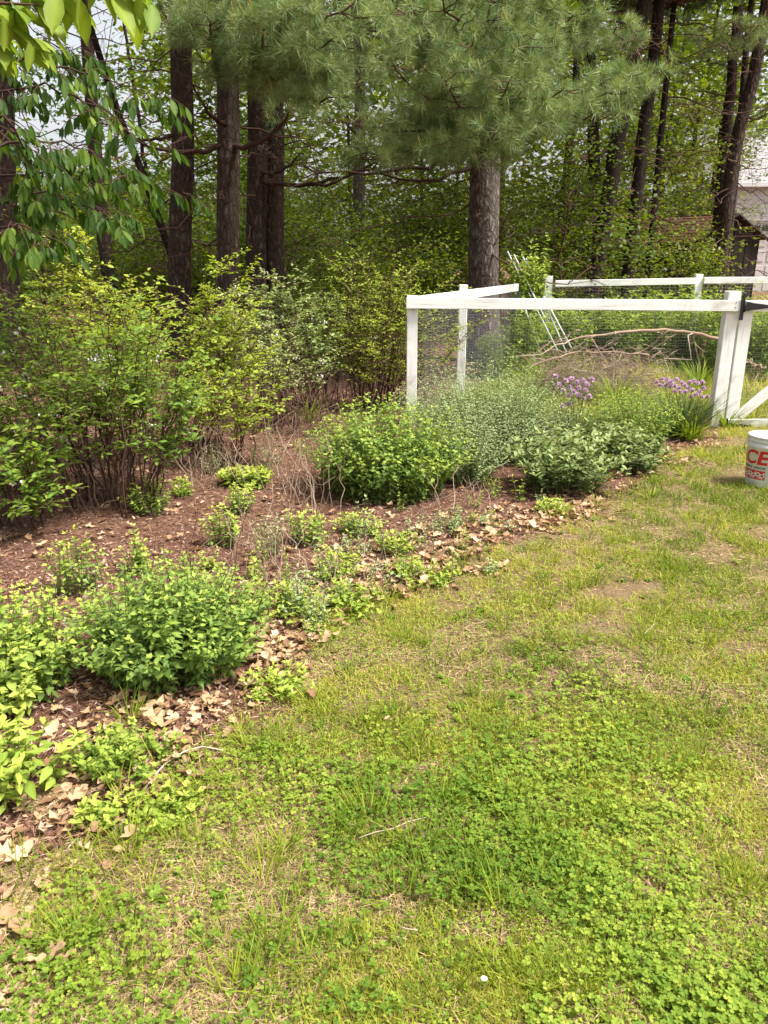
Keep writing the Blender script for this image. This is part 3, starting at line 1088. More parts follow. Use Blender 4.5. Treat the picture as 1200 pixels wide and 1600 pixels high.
def house():
    Y = 38.0
    x0 = W(1112, 300, Y)[0]
    x1 = x0 + 9.0
    t = thing('white_house', 'white clapboard house with a panelled garage door beyond the shed', 'house', (x0 + 3, Y, 0))
    gx0 = W(1172, 380, Y)[0]
    zt, zw0, zw1 = W(1180, 364, Y)[2], W(1180, 362, Y)[2] + 0.05, W(1180, 352, Y)[2]
    zsoff = W(1180, 288, Y)[2]
    Bag().box([(x0 + x1) / 2, Y + 2.5, zsoff / 2], ((x1 - x0) / 2, 2.4, zsoff / 2 - 0.02)).obj('wall', M['siding'], t, smooth=False)
    z = zw1 + 0.2
    while z < zsoff - 0.1:
        b = Bag()
        P = np.array([[x0, Y, z], [x1, Y, z], [x1, Y + 0.03, z + 0.2], [x0, Y + 0.03, z + 0.2], [x0, Y + 0.12, z], [x1, Y + 0.12, z]])
        b.add(P, [(0, 1, 2), (0, 2, 3), (0, 4, 1), (4, 5, 1), (0, 3, 4), (1, 5, 2)])
        b.obj('clapboard', M['siding'], t, smooth=False)
        z += 0.18
    z = 0.0
    while z < zw1:
        P = np.array([[x0, Y, z], [gx0 - 0.15, Y, z], [gx0 - 0.15, Y + 0.03, z + 0.2], [x0, Y + 0.03, z + 0.2], [x0, Y + 0.12, z], [gx0 - 0.15, Y + 0.12, z]])
        Bag().add(P, [(0, 1, 2), (0, 2, 3), (0, 4, 1), (4, 5, 1), (0, 3, 4), (1, 5, 2)]).obj('clapboard', M['siding'], t, smooth=False)
        z += 0.18
    d = Bag().box([gx0 + 2.4, Y + 0.08, zt / 2], (2.4, 0.03, zt / 2)).obj('garage_door', M['door'], t, smooth=False)
    PO[d.name] = PO[t.name]
    for r in range(4):
        for c in range(6):
            Bag().box([gx0 + 0.42 + c * 0.8, Y + 0.04, 0.3 + r * zt / 4], (0.32, 0.015, zt / 8 - 0.09)).obj('panel', M['door'], d, smooth=False)
    for c in range(8):
        w = Bag().box([gx0 + 0.2 + c * 0.42, Y + 0.05, (zw0 + zw1) / 2], (0.18, 0.02, (zw1 - zw0) / 2)).obj('window_pane', M['glass'], t, smooth=False)
        Bag().box([gx0 + 0.41 + c * 0.42, Y + 0.03, (zw0 + zw1) / 2], (0.025, 0.03, (zw1 - zw0) / 2 + 0.05)).obj('window_bar', M['siding'], t, smooth=False)
    rows = 16
    for k in range(rows):
        za, zb = zsoff + 2.6 * k / rows, zsoff + 2.6 * (k + 1.1) / rows
        ya, yb = Y - 0.4 + 3.2 * k / rows, Y - 0.4 + 3.2 * (k + 1.1) / rows
        P = np.array([[x0 - 0.3, ya, za], [x1, ya, za], [x1, yb, zb], [x0 - 0.3, yb, zb]])
        P = np.concatenate([P + [0, 0, 0.03], P - [0, 0, 0.03]])
        Bag().add(P, [(0, 1, 2), (0, 2, 3), (4, 6, 5), (4, 7, 6), (0, 4, 1), (4, 5, 1), (0, 3, 7), (0, 7, 4)]).obj('shingle_row', M['roof_grey'], t, smooth=False)
    Bag().box([(x0 + x1) / 2, Y - 0.38, zsoff - 0.04], ((x1 - x0) / 2 + 0.2, 0.05, 0.09)).obj('gutter', M['siding'], t, smooth=False)


house()

# ------------------------------------------------------------------ white fence and gate
FY = 7.54
ZR = 1.165
PX = W(1131, 560, FY)[0]            # gate post
LX = W(644, 500, FY)[0]             # corner post
BY = 13.0


def post(t, x, y, w, h, d=None):
    d = d or w
    Bag().box([x, y, h / 2 - 0.05], (w / 2, d / 2, h / 2 + 0.05)).obj('post', M['paint'], t, smooth=False)


def rail(t, a, b, hh=0.05, th=0.019, name='rail'):
    a, b = np.asarray(a, float), np.asarray(b, float)
    L = np.linalg.norm(b - a)
    d = (b - a) / L
    z = np.cross(d, np.array([0, 1, 0]) if abs(d[1]) < 0.9 else np.array([1, 0, 0]))
    up = np.array([0, 0, 1.0])
    y = norm(np.cross(up, d)[None])[0]
    up = np.cross(d, y)
    Bag().box((a + b) / 2, (L / 2, th, hh), np.stack([d, y, up], 1)).obj(name, M['paint_rail'], t, smooth=False)


def wires(t, a, b, z0, z1, pitch=0.027, r=0.00055):
    a, b = np.asarray(a, float), np.asarray(b, float)
    L = np.linalg.norm(b - a)
    bag = Bag()
    for k in range(int(L / pitch)):
        p = a + (b - a) * (k * pitch / L)
        bag.tube(np.array([[p[0], p[1], z0], [p[0], p[1], z1]]), r, 3)
    z = z0
    while z < z1:
        n = 8
        q = a[None] + (b - a)[None] * np.linspace(0, 1, n)[:, None]
        q = np.c_[q[:, 0], q[:, 1], z + rng.normal(size=n) * 0.003]
        bag.tube(q, r, 3)
        z += pitch
    bag.obj('wire_mesh', M['wire'], t, kind='stuff')


t = thing('garden_fence', 'white fence front with one long rail and wire mesh behind the herbs', 'fence', (LX, FY, 0), 'white garden fence runs')
post(t, LX, FY, 0.10, 1.25)
post(t, PX, FY, 0.118, 1.29, 0.1)
rail(t, [LX - 0.06, FY - 0.072, ZR + 0.02], [PX + 0.055, FY - 0.072, ZR - 0.005])
wires(t, [LX, FY + 0.055], [PX, FY + 0.055], 0.02, ZR)
nb = Bag()
for dz in (-0.02, 0.025):
    nb.tube(np.array([[PX + 0.005, FY - 0.095, ZR + dz], [PX + 0.005, FY - 0.088, ZR + dz]]), 0.005, 6, cap=True)
nb.obj('screw', M['black'], t)

side_end = W(801, 452, 11.2)
sdir = norm(np.array([[2.65 - LX, BY - FY, 0]]))[0]
SE = np.array([LX, FY, 0]) + sdir * 4.0
t = thing('garden_fence', 'white side fence running back past the thick grey pine', 'fence', (LX + 0.3, FY + 0.6, 0), 'white garden fence runs')
s1 = np.array([LX, FY, 0]) + sdir * 1.55
post(t, s1[0], s1[1], 0.095, 1.30)
rail(t, [LX + 0.055, FY + 0.075, 1.19], [SE[0], SE[1], 1.19], 0.05)
wires(t, (np.array([LX, FY, 0]) + sdir * 0.1 + [0.06, 0, 0])[:2], (SE + [0.06, 0, 0])[:2], 0.02, 1.15)

t = thing('garden_fence', 'white back fence rail along the far side of the garden', 'fence', (2.65, BY, 0), 'white garden fence runs')
post(t, W(856, 450, BY)[0], BY, 0.12, 1.30)
fpx = W(1089, 450, BY)[0]
post(t, fpx, BY, 0.115, 1.33)
post(t, fpx + 2.6, BY, 0.115, 1.33)
rail(t, [W(866, 442, BY)[0], BY - 0.08, 1.185], [fpx - 0.062, BY - 0.08, 1.225])
rail(t, [fpx + 0.062, BY - 0.08, 1.235], [fpx + 2.7, BY - 0.08, 1.25])
wires(t, [2.65, BY], [fpx + 2.6, BY], 0.02, 1.2, 0.05, 0.0012)

# gate
gx0 = PX + 0.078
t = thing('garden_gate', 'white wooden gate with black strap hinges and a diagonal brace', 'gate', (gx0, FY, 0))
gw = 1.15
Bag().box([gx0 + 0.06, FY - 0.03, 0.60], (0.06, 0.02, 0.585)).obj('stile', M['paint'], t, smooth=False)
Bag().box([gx0 + gw, FY - 0.03, 0.60], (0.06, 0.02, 0.585)).obj('stile', M['paint'], t, smooth=False)
rail(t, [gx0 + 0.02, FY - 0.075, ZR - 0.005], [gx0 + gw + 0.06, FY - 0.075, ZR - 0.005], 0.05, 0.02, 'top_rail')
rail(t, [gx0 + 0.0, FY - 0.075, 0.035], [gx0 + gw + 0.06, FY - 0.075, 0.035], 0.045, 0.02, 'bottom_rail')
rail(t, [gx0 + 0.13, FY - 0.03, 0.10], [gx0 + gw - 0.08, FY - 0.03, 0.98], 0.048, 0.019, 'brace')
wires(t, [gx0 + 0.1, FY + 0.01], [gx0 + gw, FY + 0.01], 0.05, ZR)


def strap_hinge(z, L, big=1.0):
    y = FY - 0.103
    xs_ = np.array([0.0, 0.03, 0.06, 0.12, 0.16, 0.20, 0.235, 0.25, 0.262]) * L / 0.262
    ws = np.array([0.040, 0.043, 0.034, 0.025, 0.021, 0.014, 0.016, 0.012, 0.003]) * big
    b = Bag()
    P = []
    for x, w in zip(xs_, ws):
        for dy in (0.0, 0.008):
            P += [[gx0 + 0.012 + x, y + dy, z - w], [gx0 + 0.012 + x, y + dy, z + w]]
    T = []
    for k in range(len(xs_) - 1):
        i, j = 4 * k, 4 * k + 4
        T += [(i, j, i + 1), (j, j + 1, i + 1), (i + 2, i + 3, j + 2), (j + 2, i + 3, j + 3), (i + 1, j + 1, i + 3), (j + 1, j + 3, i + 3), (i, i + 2, j), (j, i + 2, j + 2)]
    b.add(np.array(P), T)
    h = b.obj('hinge', M['black'], t, smooth=False)
    PO[h.name] = PO[t.name]
    Bag().box([gx0 - 0.012, FY - 0.098, z], (0.018, 0.006, 0.125 * big)).obj('hinge_plate', M['black'], h, smooth=False)
    k = Bag().tube(np.array([[gx0 + 0.008, y + 0.002, z - 0.05 * big], [gx0 + 0.008, y + 0.002, z + 0.05 * big]]), 0.012, 8, cap=True)
    k.obj('hinge_pin', M['black'], h)


strap_hinge(ZR - 0.01, 0.27)
strap_hinge(0.02, 0.24, 0.6)


# ------------------------------------------------------------------ bucket
def lathe(prof, n=48):
    b = Bag()
    a = np.arange(n) * 2 * math.pi / n
    V = np.concatenate([np.stack([r * np.cos(a), r * np.sin(a), np.full(n, z)], -1) for r, z in prof])
    T = []
    for k in range(len(prof) - 1):
        for j in range(n):
            j2 = (j + 1) % n
            T += [(k * n + j, k * n + j2, (k + 1) * n + j2), (k * n + j, (k + 1) * n + j2, (k + 1) * n + j)]
    return V, np.array(T)


def wrap_text(body, height, ang_c, zc, rad_at, shear=0.0, width=None, bold=0.0):
    cu = bpy.data.curves.new('lettering', 'FONT')
    cu.body = body
    cu.size = 1
    cu.align_x = 'CENTER'
    cu.offset = bold
    cu.resolution_u = 4
    ob = bpy.data.objects.new('lettering_source', cu)
    C.objects.link(ob)
    dg = bpy.context.evaluated_depsgraph_get()
    me = bpy.data.meshes.new_from_object(ob.evaluated_get(dg))
    bpy.data.objects.remove(ob)
    bm = bmesh.new()
    bm.from_mesh(me)
    bmesh.ops.triangulate(bm, faces=list(bm.faces))
    P = np.array([v.co[:] for v in bm.verts])
    h = P[:, 1].max() - P[:, 1].min()
    sc = height / h
    wsc = sc if width is None else width / (P[:, 0].max() - P[:, 0].min())
    ym = (P[:, 1].max() + P[:, 1].min()) / 2
    for v in bm.verts:
        v.co = Vector((v.co.x * wsc + (v.co.y - ym) * sc * shear, (v.co.y - ym) * sc, 0))
    for _ in range(4):
        es = [e for e in bm.edges if e.calc_length() > 0.012]
        if not es:
            break
        bmesh.ops.subdivide_edges(bm, edges=es, cuts=1)
        bmesh.ops.triangulate(bm, faces=list(bm.faces))
    bm.verts.index_update()
    V, T = [], [[v.index for v in f.verts] for f in bm.faces]
    for v in bm.verts:
        z = zc + v.co.y
        r = rad_at(z) + 0.0012
        a = ang_c + v.co.x / 0.145
        V.append((r * math.cos(a), r * math.sin(a), z))
    bm.free()
    return np.array(V), np.array(T)


def bucket():
    c = on(W(1191, 770, 5.42) * np.array([1, 1, 0]), 0.0)
    t = thing('bucket', 'white plastic bucket with red lettering standing on the lawn by the gate', 'bucket', c)
    R0, R1, H = 0.130, 0.146, 0.37
    rad = lambda z: R0 + (R1 - R0) * z / 0.29
    prof = [(0.0, 0.012), (0.118, 0.012), (0.124, 0.0), (R0 - 0.002, 0.003), (R0, 0.012), (rad(0.283), 0.283), (rad(0.29) + 0.004, 0.287), (rad(0.29) + 0.009, 0.292), (rad(0.30) + 0.009, 0.312), (rad(0.3) + 0.001, 0.316),
            (rad(0.3) + 0.001, 0.330), (rad(0.3) + 0.007, 0.333), (rad(0.3) + 0.007, 0.341), (rad(0.3) + 0.001, 0.345), (rad(0.3) + 0.002, 0.358), (rad(0.3) + 0.008, 0.361), (rad(0.3) + 0.007, 0.371),
            (rad(0.3) + 0.001, 0.373), (rad(0.3) - 0.003, 0.368), (R0 - 0.004, 0.02), (0.0, 0.018)]
    V, T = lathe(prof)
    bd = Bag().add(V + c, T).obj('body', M['plastic'], t)
    sp = [i for i in range(0)]
    ang0 = -math.pi / 2 - 0.46        # towards the camera as it stands
    # lettering (partly turned out of sight to the left)
    for txt, hgt, wd, ac, zc, mat, sh, bo in [('ACE', 0.105, 0.31, ang0 - 0.98, 0.222, 'red', 0.18, 0.03), ('the helpful place.', 0.030, 0.285, ang0 - 0.98, 0.148, 'ink', 0.1, 0.008)]:
        V, T = wrap_text(txt, hgt, ac, zc, rad, sh, wd, bo)
        Bag().add(V + c, T).obj('lettering', M[mat], t)
    # red band with a row of white ringed emblems
    n = 60
    a = np.linspace(ang0 - 2.05, ang0 - 0.02, n)
    V = np.concatenate([np.stack([(rad(z) + 0.0010) * np.cos(a), (rad(z) + 0.0010) * np.sin(a), np.full(n, z)], -1) for z in (0.062, 0.128)])
    i = np.arange(n - 1)
    T = np.concatenate([np.stack([i, i + 1, i + n + 1], -1), np.stack([i, i + n + 1, i + n], -1)])
    Bag().add(V + c, T).obj('red_band', M['red'], t)
    em = Bag()
    for k in range(9):
        ac = ang0 - 0.16 - k * 0.22
        zc = 0.102 if k % 2 else 0.092
        for (r1, r2, dz, da) in ((0.016, 0.009, 0, 0), (0.007, 0.003, -0.024 if k % 2 else 0.02, 0.1)):
            m = 20
            b = np.arange(m) * 2 * math.pi / m
            ring = []
            for rr in (r2, r1):
                z = zc + dz + rr * np.sin(b)
                an = ac + da + rr * np.cos(b) / 0.137
                ring.append(np.stack([(rad(z) + 0.0022) * np.cos(an), (rad(z) + 0.0022) * np.sin(an), z], -1))
            jj = np.arange(m)
            kk = (jj + 1) % m
            em.add(np.concatenate(ring) + c, np.concatenate([np.stack([jj, kk, kk + m], -1), np.stack([jj, kk + m, jj + m], -1)]))
        z0, z1 = zc - 0.028, zc - 0.016
        q = []
        for z in (z0, z1):
            for da in (-0.022, 0.022):
                q.append([(rad(z) + 0.0022) * math.cos(ac + da), (rad(z) + 0.0022) * math.sin(ac + da), z])
        em.add(np.array(q) + c, [(0, 1, 3), (0, 3, 2)])
    em.obj('emblem_row', M['plastic'], t)
    # wire handle lying against the far side
    th = np.linspace(0.12, math.pi - 0.12, 24)
    hx = np.stack([0.162 * np.cos(th), 0.10 * np.sin(th) + 0.06, 0.325 - 0.13 * np.sin(th)], -1)
    hx[:, 1] = np.sqrt(np.maximum(0.164 ** 2 - hx[:, 0] ** 2, 0)) + 0.004
    Bag().tube(hx + c, 0.0022, 6).obj('handle', M['wire'], t)
    # dark label patch to the right
    a = np.linspace(ang0 + 0.42, ang0 + 0.75, 10)
    V = np.concatenate([np.stack([(rad(z) + 0.0012) * np.cos(a), (rad(z) + 0.0012) * np.sin(a), np.full(10, z)], -1) for z in (0.07, 0.115)])
    i = np.arange(9)
    Bag().add(V + c, np.concatenate([np.stack([i, i + 1, i + 11], -1), np.stack([i, i + 11, i + 10], -1)])).obj('print_patch', M['ink'], t)


bucket()


# ------------------------------------------------------------------ plants
LEAF_MESH = {}


def leaf_data(tpl_name, tpl, mat):
    key = (tpl_name, mat)
    if key not in LEAF_MESH:
        LEAF_MESH[key] = [raw_mesh('leaf', tpl[0], tpl[1], np.clip(tv + np.where(np.abs(tpl[0][:, 0]) < 1e-6, 0.13, -0.05), 0, 1), M[mat]) for tv in (0.1, 0.25, 0.4, 0.55, 0.7, 0.85)]
    return LEAF_MESH[key]


def place_leaves(t, tpl_name, tpl, mat, P, R, s, tint, n_parts, cell=9, name='leaf', cheap=None):
    """the n_parts leaves that show largest become parts, the rest one part of kind stuff"""
    s = np.asarray(s, float)
    s3 = np.repeat(s[:, None], 3, 1) if s.ndim == 1 else s
    chosen = np.zeros(len(P), bool)
    if n_parts:
        mid = P + R[:, :, 1] * s3[:, 1:2] * 0.5
        u, v, d = project(mid)
        ok = (u > -5) & (u < 1205) & (v > -5) & (v < 1605)
        cid = (np.floor(u / cell).astype(int) * 4000 + np.floor(v / cell).astype(int))
        order = np.lexsort((d, cid))
        order = order[ok[order]]
        first = order[np.r_[True, np.diff(cid[order]) != 0]] if len(order) else order
        face = np.abs((R[first][:, :, 2] * norm(mid[first] - np.array([0, 0, EYE]))).sum(1))
        rank = np.argsort(-(s3[first, 1] * (0.3 + face) / d[first]))
        chosen[first[rank[:n_parts]]] = True
        meshes = leaf_data(tpl_name, tpl, mat)
        org = PO[t.name]
        for i in np.where(chosen)[0]:
            o = bpy.data.objects.new(name, meshes[int(np.clip(tint[i] * 6, 0, 5.9))])
            m = np.eye(4)
            m[:3, :3] = R[i] * s3[i][None]
            m[:3, 3] = P[i] - org
            o.matrix_basis = Matrix(m.tolist())
            o.parent = t
            C.objects.link(o)
    k = ~chosen
    if k.any():
        Bag().scatter(cheap or tpl, P[k], R[k], s3[k], tint[k]).obj('foliage', M[mat], t, kind='stuff')


def herb(name, label, cat, cx, cy, rx, ry, h, n, pairs, leaf, tpl_name, tpl, mat, parts=0, droop=0.15, cheap=None, top=0.5, lean=0.5, group=None, tint=(0.1, 0.75),
         low=0.12, whorl=2, stem_r=0.0016, flat=0.35, domep=0.5, hvar=0.25, stalks=0, toprel=0.55):
    """clump of leafy stems: opposite leaves up each stem, a small bright rosette on top, domed outline"""
    z0 = float(gz(np.array([cx]), np.array([cy]))[0])
    t = thing(name, label, cat, (cx, cy, z0), group)
    a = U(0, 6.2832, n)
    q = np.sqrt(U(0, 1, n))
    bx, by = q * np.cos(a), q * np.sin(a)
    hh = h * (1 - q ** 2 * domep) * U(1 - hvar, 1 + hvar * 0.45, n) * (0.85 + 0.3 * fbm(bx * 2 + cx * 3, by * 2 + cy * 3, 2))
    P0 = np.stack([cx + bx * rx * 0.62, cy + by * ry * 0.62, np.full(n, z0)], -1)
    P0[:, 2] = gz(P0[:, 0], P0[:, 1])
    L = np.stack([bx * rx * lean * 0.75 + rng.normal(size=n) * 0.05 * h, by * ry * lean * 0.75 + rng.normal(size=n) * 0.05 * h, hh], -1)
    Ps, Ds, Ss, Ts, Rl = [], [], [], [], []
    own = rng.normal(size=n) * 0.10 - 0.25 * (U(0, 1, n) < 0.15)
    for k in range(pairs):
        f = low + (1 - low) * (k + 0.5) / pairs + rng.normal(size=n) * 0.25 / pairs
        f = np.clip(f, 0.05, 1)
        node = P0 + L * f[:, None]
        node[:, :2] += L[:, :2] * ((f ** 2 - f))[:, None]
        size = leaf * (1.05 - (1 - toprel) * np.clip((f - 0.55) / 0.45, 0, 1)) * U(0.55, 1.25, n) * np.clip(0.55 + f * 1.2, 0, 1)
        for w in range(whorl):
            az = a + k * 1.5708 + w * 6.2832 / whorl + rng.normal(size=n) * 0.3
            el = flat * (f - 0.35) - droop + rng.normal(size=n) * 0.25
            Ps.append(node)
            Ds.append(sph(az, el))
            Ss.append(size)
            Ts.append(tint[0] + (tint[1] - tint[0]) * (0.55 * f + 0.45 * U(0, 1, n)) + own)
    # top rosette
    tip = P0 + L
    for w in range(4):
        az = U(0, 6.28, n)
        Ps.append(tip + np.array([0, 0, 0.004]))
        Ds.append(sph(az, U(0.25, 1.0, n)))
        Ss.append(leaf * toprel * U(0.6, 1.0, n))
        Ts.append(np.clip(tint[1] + top * U(0.0, 0.5, n), 0, 1))
    P, D, S, T = np.concatenate(Ps), np.concatenate(Ds), np.concatenate(Ss), np.concatenate(Ts)
    R = frames(D, rng.normal(size=len(P)) * 0.35)
    wv = U(0.85, 1.15, len(P))
    s3 = np.stack([S * wv, S, S], -1)
    place_leaves(t, tpl_name, tpl, mat, P, R, s3, np.clip(T, 0, 1), parts, cheap=cheap)
    st = Bag()
    for i in range(n):
        pts = np.array([P0[i], P0[i] + L[i] * [0.25, 0.25, 0.5], P0[i] + L[i]])
        st.tube(pts, np.array([stem_r * 1.3, stem_r, stem_r * 0.6]), 3, U(0, 1))
    st.obj('stems', M['stem'], t, kind='stuff')
    if stalks:
        for i in range(stalks):
            aa, qq = U(0, 6.28), U(0.2, 1)
            p0 = np.array([cx + math.cos(aa) * rx * 0.6 * qq, cy + math.sin(aa) * ry * 0.6 * qq, z0])
            e = p0 + np.array([math.cos(aa) * rx * U(0.1, 0.7), math.sin(aa) * ry * U(0, 0.5), h * U(1.0, 1.45)])
            b = Bag().tube(curve_pts(p0, e, 6, 0, 0.25), np.linspace(0.0018, 0.0010, 6), 4, U(0, 0.5))
            for _ in range(3):
                q0 = p0 + (e - p0) * U(0.6, 0.95)
                b.tube(np.array([q0, q0 + np.array([U(-0.04, 0.04), U(-0.03, 0.03), U(0.03, 0.08)])]), np.array([0.001, 0.0006]), 3, U(0, 0.5))
            b.obj('dead_stalk', M['twig'], t)
    return t


herb('oregano_plant', 'big rounded oregano clump in the middle of the bed', 'herb', W(603, 700, 5.3)[0], 5.32, 0.64, 0.54, 0.66, 430, 11, 0.050, 'ovate', OVATE, 'oregano', 300, cheap=OVATE_S, droop=0.28, lean=0.55, stalks=4, tint=(0.1, 0.66), domep=0.5, hvar=0.14, low=0.06)
herb('oregano_plant', 'oregano clump with dark dead stalks at the near end of the bed', 'herb', W(272, 1000, 2.78)[0], 2.78, 0.41, 0.40, 0.45, 270, 11, 0.044, 'ovate', OVATE, 'oregano', 300, cheap=OVATE_S, droop=0.2, stalks=16, tint=(0.08, 0.6), domep=0.5, hvar=0.18, low=0.06, lean=0.55)
herb('oregano_plant', 'yellower oregano clump at the left edge of the bed', 'herb', W(8, 1030, 2.56)[0], 2.56, 0.30, 0.35, 0.40, 140, 10, 0.046, 'ovate', OVATE, 'oregano', 220, cheap=OVATE_S, droop=0.2, stalks=6, tint=(0.35, 0.85), domep=0.35)
herb('mint_plant', 'pale lance leaved plant in the near left corner of the bed', 'herb', W(18, 1190, 2.02)[0], 2.0, 0.20, 0.19, 0.22, 34, 5, 0.055, 'lance_b', leaf_tpl([(0.15, 0.13), (0.38, 0.22), (0.7, 0.14)], 0.05, -0.22), 'mint', 150, droop=0.1, tint=(0.3, 0.9), toprel=0.8, domep=0.2)
herb('mint_plant', 'low spreading mint between the dead leaves and the lawn edge', 'herb', W(190, 1200, 2.1)[0], 2.12, 0.20, 0.17, 0.11, 80, 4, 0.026, 'ovate', OVATE, 'mint', 200, droop=0.05, tint=(0.1, 0.6), toprel=0.8, domep=0.3)
herb('catmint_plant', 'soft grey green catmint mound before the fence', 'herb', W(760, 640, 6.35)[0], 6.35, 0.72, 0.60, 0.74, 950, 17, 0.026, 'diam', DIAM, 'grey', 0, droop=0.0, lean=0.7, tint=(0.1, 0.8), domep=0.4, stem_r=0.001, hvar=0.35)
herb('catmint_plant', 'wispy grey catmint stems leaning over the oregano side', 'herb', W(728, 740, 5.55)[0], 5.62, 0.30, 0.34, 0.56, 320, 16, 0.022, 'diam', DIAM, 'grey', 0, droop=0.0, lean=1.0, tint=(0.2, 0.9), domep=0.35, stem_r=0.001, hvar=0.45)
herb('sage_plant', 'velvety grey sage bush at the bed edge', 'herb', W(880, 760, 5.35)[0], 5.35, 0.37, 0.36, 0.44, 120, 8, 0.066, 'sage', SAGE, 'sage', 300, droop=-0.25, lean=0.8, tint=(0.1, 0.75), domep=0.45, toprel=0.9, low=0.2)
herb('sage_plant', 'smaller sage bush behind, touching the green mint', 'herb', W(940, 700, 5.95)[0], 6.0, 0.29, 0.25, 0.36, 80, 7, 0.064, 'sage', SAGE, 'sage', 220, droop=-0.25, lean=0.8, tint=(0.1, 0.7), domep=0.4, toprel=0.9, low=0.25)
herb('sage_plant', 'loose leggy sage shoots at the right end of the sage row', 'herb', W(1000, 715, 5.85)[0], 5.85, 0.17, 0.2, 0.30, 36, 6, 0.066, 'sage', SAGE, 'sage', 100, droop=-0.2, lean=0.9, tint=(0.05, 0.6), toprel=0.9, low=0.3)
herb('lemon_balm_plant', 'fresh green lemon balm mound between the two chive clumps', 'herb', W(985, 640, 6.75)[0], 6.7, 0.48, 0.42, 0.50, 330, 9, 0.034, 'ovate', OVATE, 'oregano', 150, cheap=OVATE_S, droop=0.2, tint=(0.2, 0.7), domep=0.45)


def chives(label, cx, cy, r, h, n, nf, fpx):
    z0 = float(gz(np.array([cx]), np.array([cy]))[0])
    t = thing('chive_plant', label, 'herb', (cx, cy, z0), 'flowering chive clumps')
    b = Bag()
    for _ in range(n):
        a, q = U(0, 6.28), math.sqrt(U())
        p0 = np.array([cx + math.cos(a) * q * r * 0.5, cy + math.sin(a) * q * r * 0.5, z0])
        e = p0 + np.array([math.cos(a) * q * r * U(0.6, 1.4), math.sin(a) * q * r * U(0.6, 1.4), h * U(0.6, 1.1)])
        m = (p0 + e) / 2 + np.array([0, 0, h * 0.16])
        b.tube(np.array([p0, (p0 + m) / 2 + [0, 0, 0.02], m, e]), np.array([0.0026, 0.0028, 0.0024, 0.0008]), 3, U(0, 1))
    b.obj('leaves', M['chive'], t, kind='stuff')
    for (u, v) in fpx:
        c = W(u, v, cy + U(-r, r) * 0.5)
        st = Bag().tube(curve_pts(np.array([cx + U(-r, r) * 0.4, cy + U(-r, r) * 0.3, z0]), c, 5, -0.05, 0.1), 0.0022, 3, U(0, 1))
        f = Bag()
        m = 46
        i = np.arange(m)
        th = np.arccos(1 - 1.7 * (i + 0.5) / m)
        d = np.stack([np.sin(th) * np.cos(i * 2.4), np.sin(th) * np.sin(i * 2.4), np.cos(th)], -1)
        f.scatter(leaf_tpl([(0.5, 0.3)], 0.05, 0.0), np.tile(c, (m, 1)), frames(d + rng.normal(size=(m, 3)) * 0.15, U(0, 6.28, m)), U(0.85, 1.15, m) * 0.0255, U(0, 1, m))
        fo = f.obj('flower_head', M['purple'], t)
        PO[fo.name] = PO[t.name]
        st.obj('flower_stalk', M['chive'], fo)


f1 = [(874, 601), (884, 595), (893, 592), (902, 597), (912, 595), (918, 601), (905, 606), (897, 612), (889, 618), (880, 610), (903, 617), (915, 610), (921, 619), (889, 631), (879, 634), (911, 622), (890, 605), (868, 588), (925, 593)]
f2 = [(1026, 597), (1035, 593), (1043, 592), (1050, 596), (1058, 593), (1066, 598), (1032, 602), (1040, 602), (1048, 604), (1055, 603), (1062, 606), (1070, 602), (1078, 597), (1085, 595), (1090, 599), (1098, 597), (1100, 606), (1076, 606),
      (1082, 610), (1088, 616), (1094, 612), (1106, 620), (1072, 612), (1064, 612), (1054, 611), (1080, 620), (1046, 598), (1097, 620)]
chives('chive clump with a few lilac heads beside the catmint', W(900, 650, 6.25)[0], 6.25, 0.2, 0.42, 170, 0, f1)
chives('chive clump thick with lilac heads beside the gate post', W(1065, 640, 7.0)[0], 7.0, 0.28, 0.40, 300, 0, f2)


def grass_clump(label, cx, cy, r, h, n, mat='grass', tint=(0.0, 0.5), w=None, group='tall grass clumps'):
    w = w or 0.0013 * math.hypot(cy, 1.6)
    z0 = float(gz(np.array([cx]), np.array([cy]))[0])
    t = thing('grass_clump', label, 'grass', (cx, cy, z0), group)
    a = U(0, 6.28, n)
    P = np.stack([cx + np.cos(a) * r * 0.25 * U(0, 1, n), cy + np.sin(a) * r * 0.25 * U(0, 1, n), np.full(n, z0 - 0.01)], -1)
    D = sph(a + rng.normal(size=n) * 0.3, U(0.75, 1.5, n))
    L = h * U(0.55, 1.15, n)
    Bag().scatter(BLADE[2], P, frames(D, rng.normal(size=n) * 0.3), np.stack([np.full(n, w), L, L], -1), np.clip(U(*tint, n), 0, 1)).obj('blades', M[mat], t, kind='stuff')


def blade_tpl(bend):
    V = []
    for f, w in ((0, 0.5), (0.35, 0.48), (0.7, 0.33)):
        V += [(-w, f * (1 - bend * 0.12 * f), -bend * f * f), (w, f * (1 - bend * 0.12 * f), -bend * f * f)]
    V.append((0, 1 - bend * 0.25, -bend))
    return np.array(V), np.array([(0, 1, 3), (0, 3, 2), (2, 3, 5), (2, 5, 4), (4, 5, 6)])


BLADE = [blade_tpl(b) for b in (0.08, 0.25, 0.5, 0.8)]
BLADE_S = []
for b_ in (0.05, 0.2, 0.45, 0.75):
    BLADE_S.append((np.array([(-0.5, 0, 0), (0.5, 0, 0), (-0.42, 0.5, -b_ * 0.3), (0.42, 0.5, -b_ * 0.3), (0, 1 - b_ * 0.2, -b_)]), np.array([(0, 1, 3), (0, 3, 2), (2, 3, 4)])))

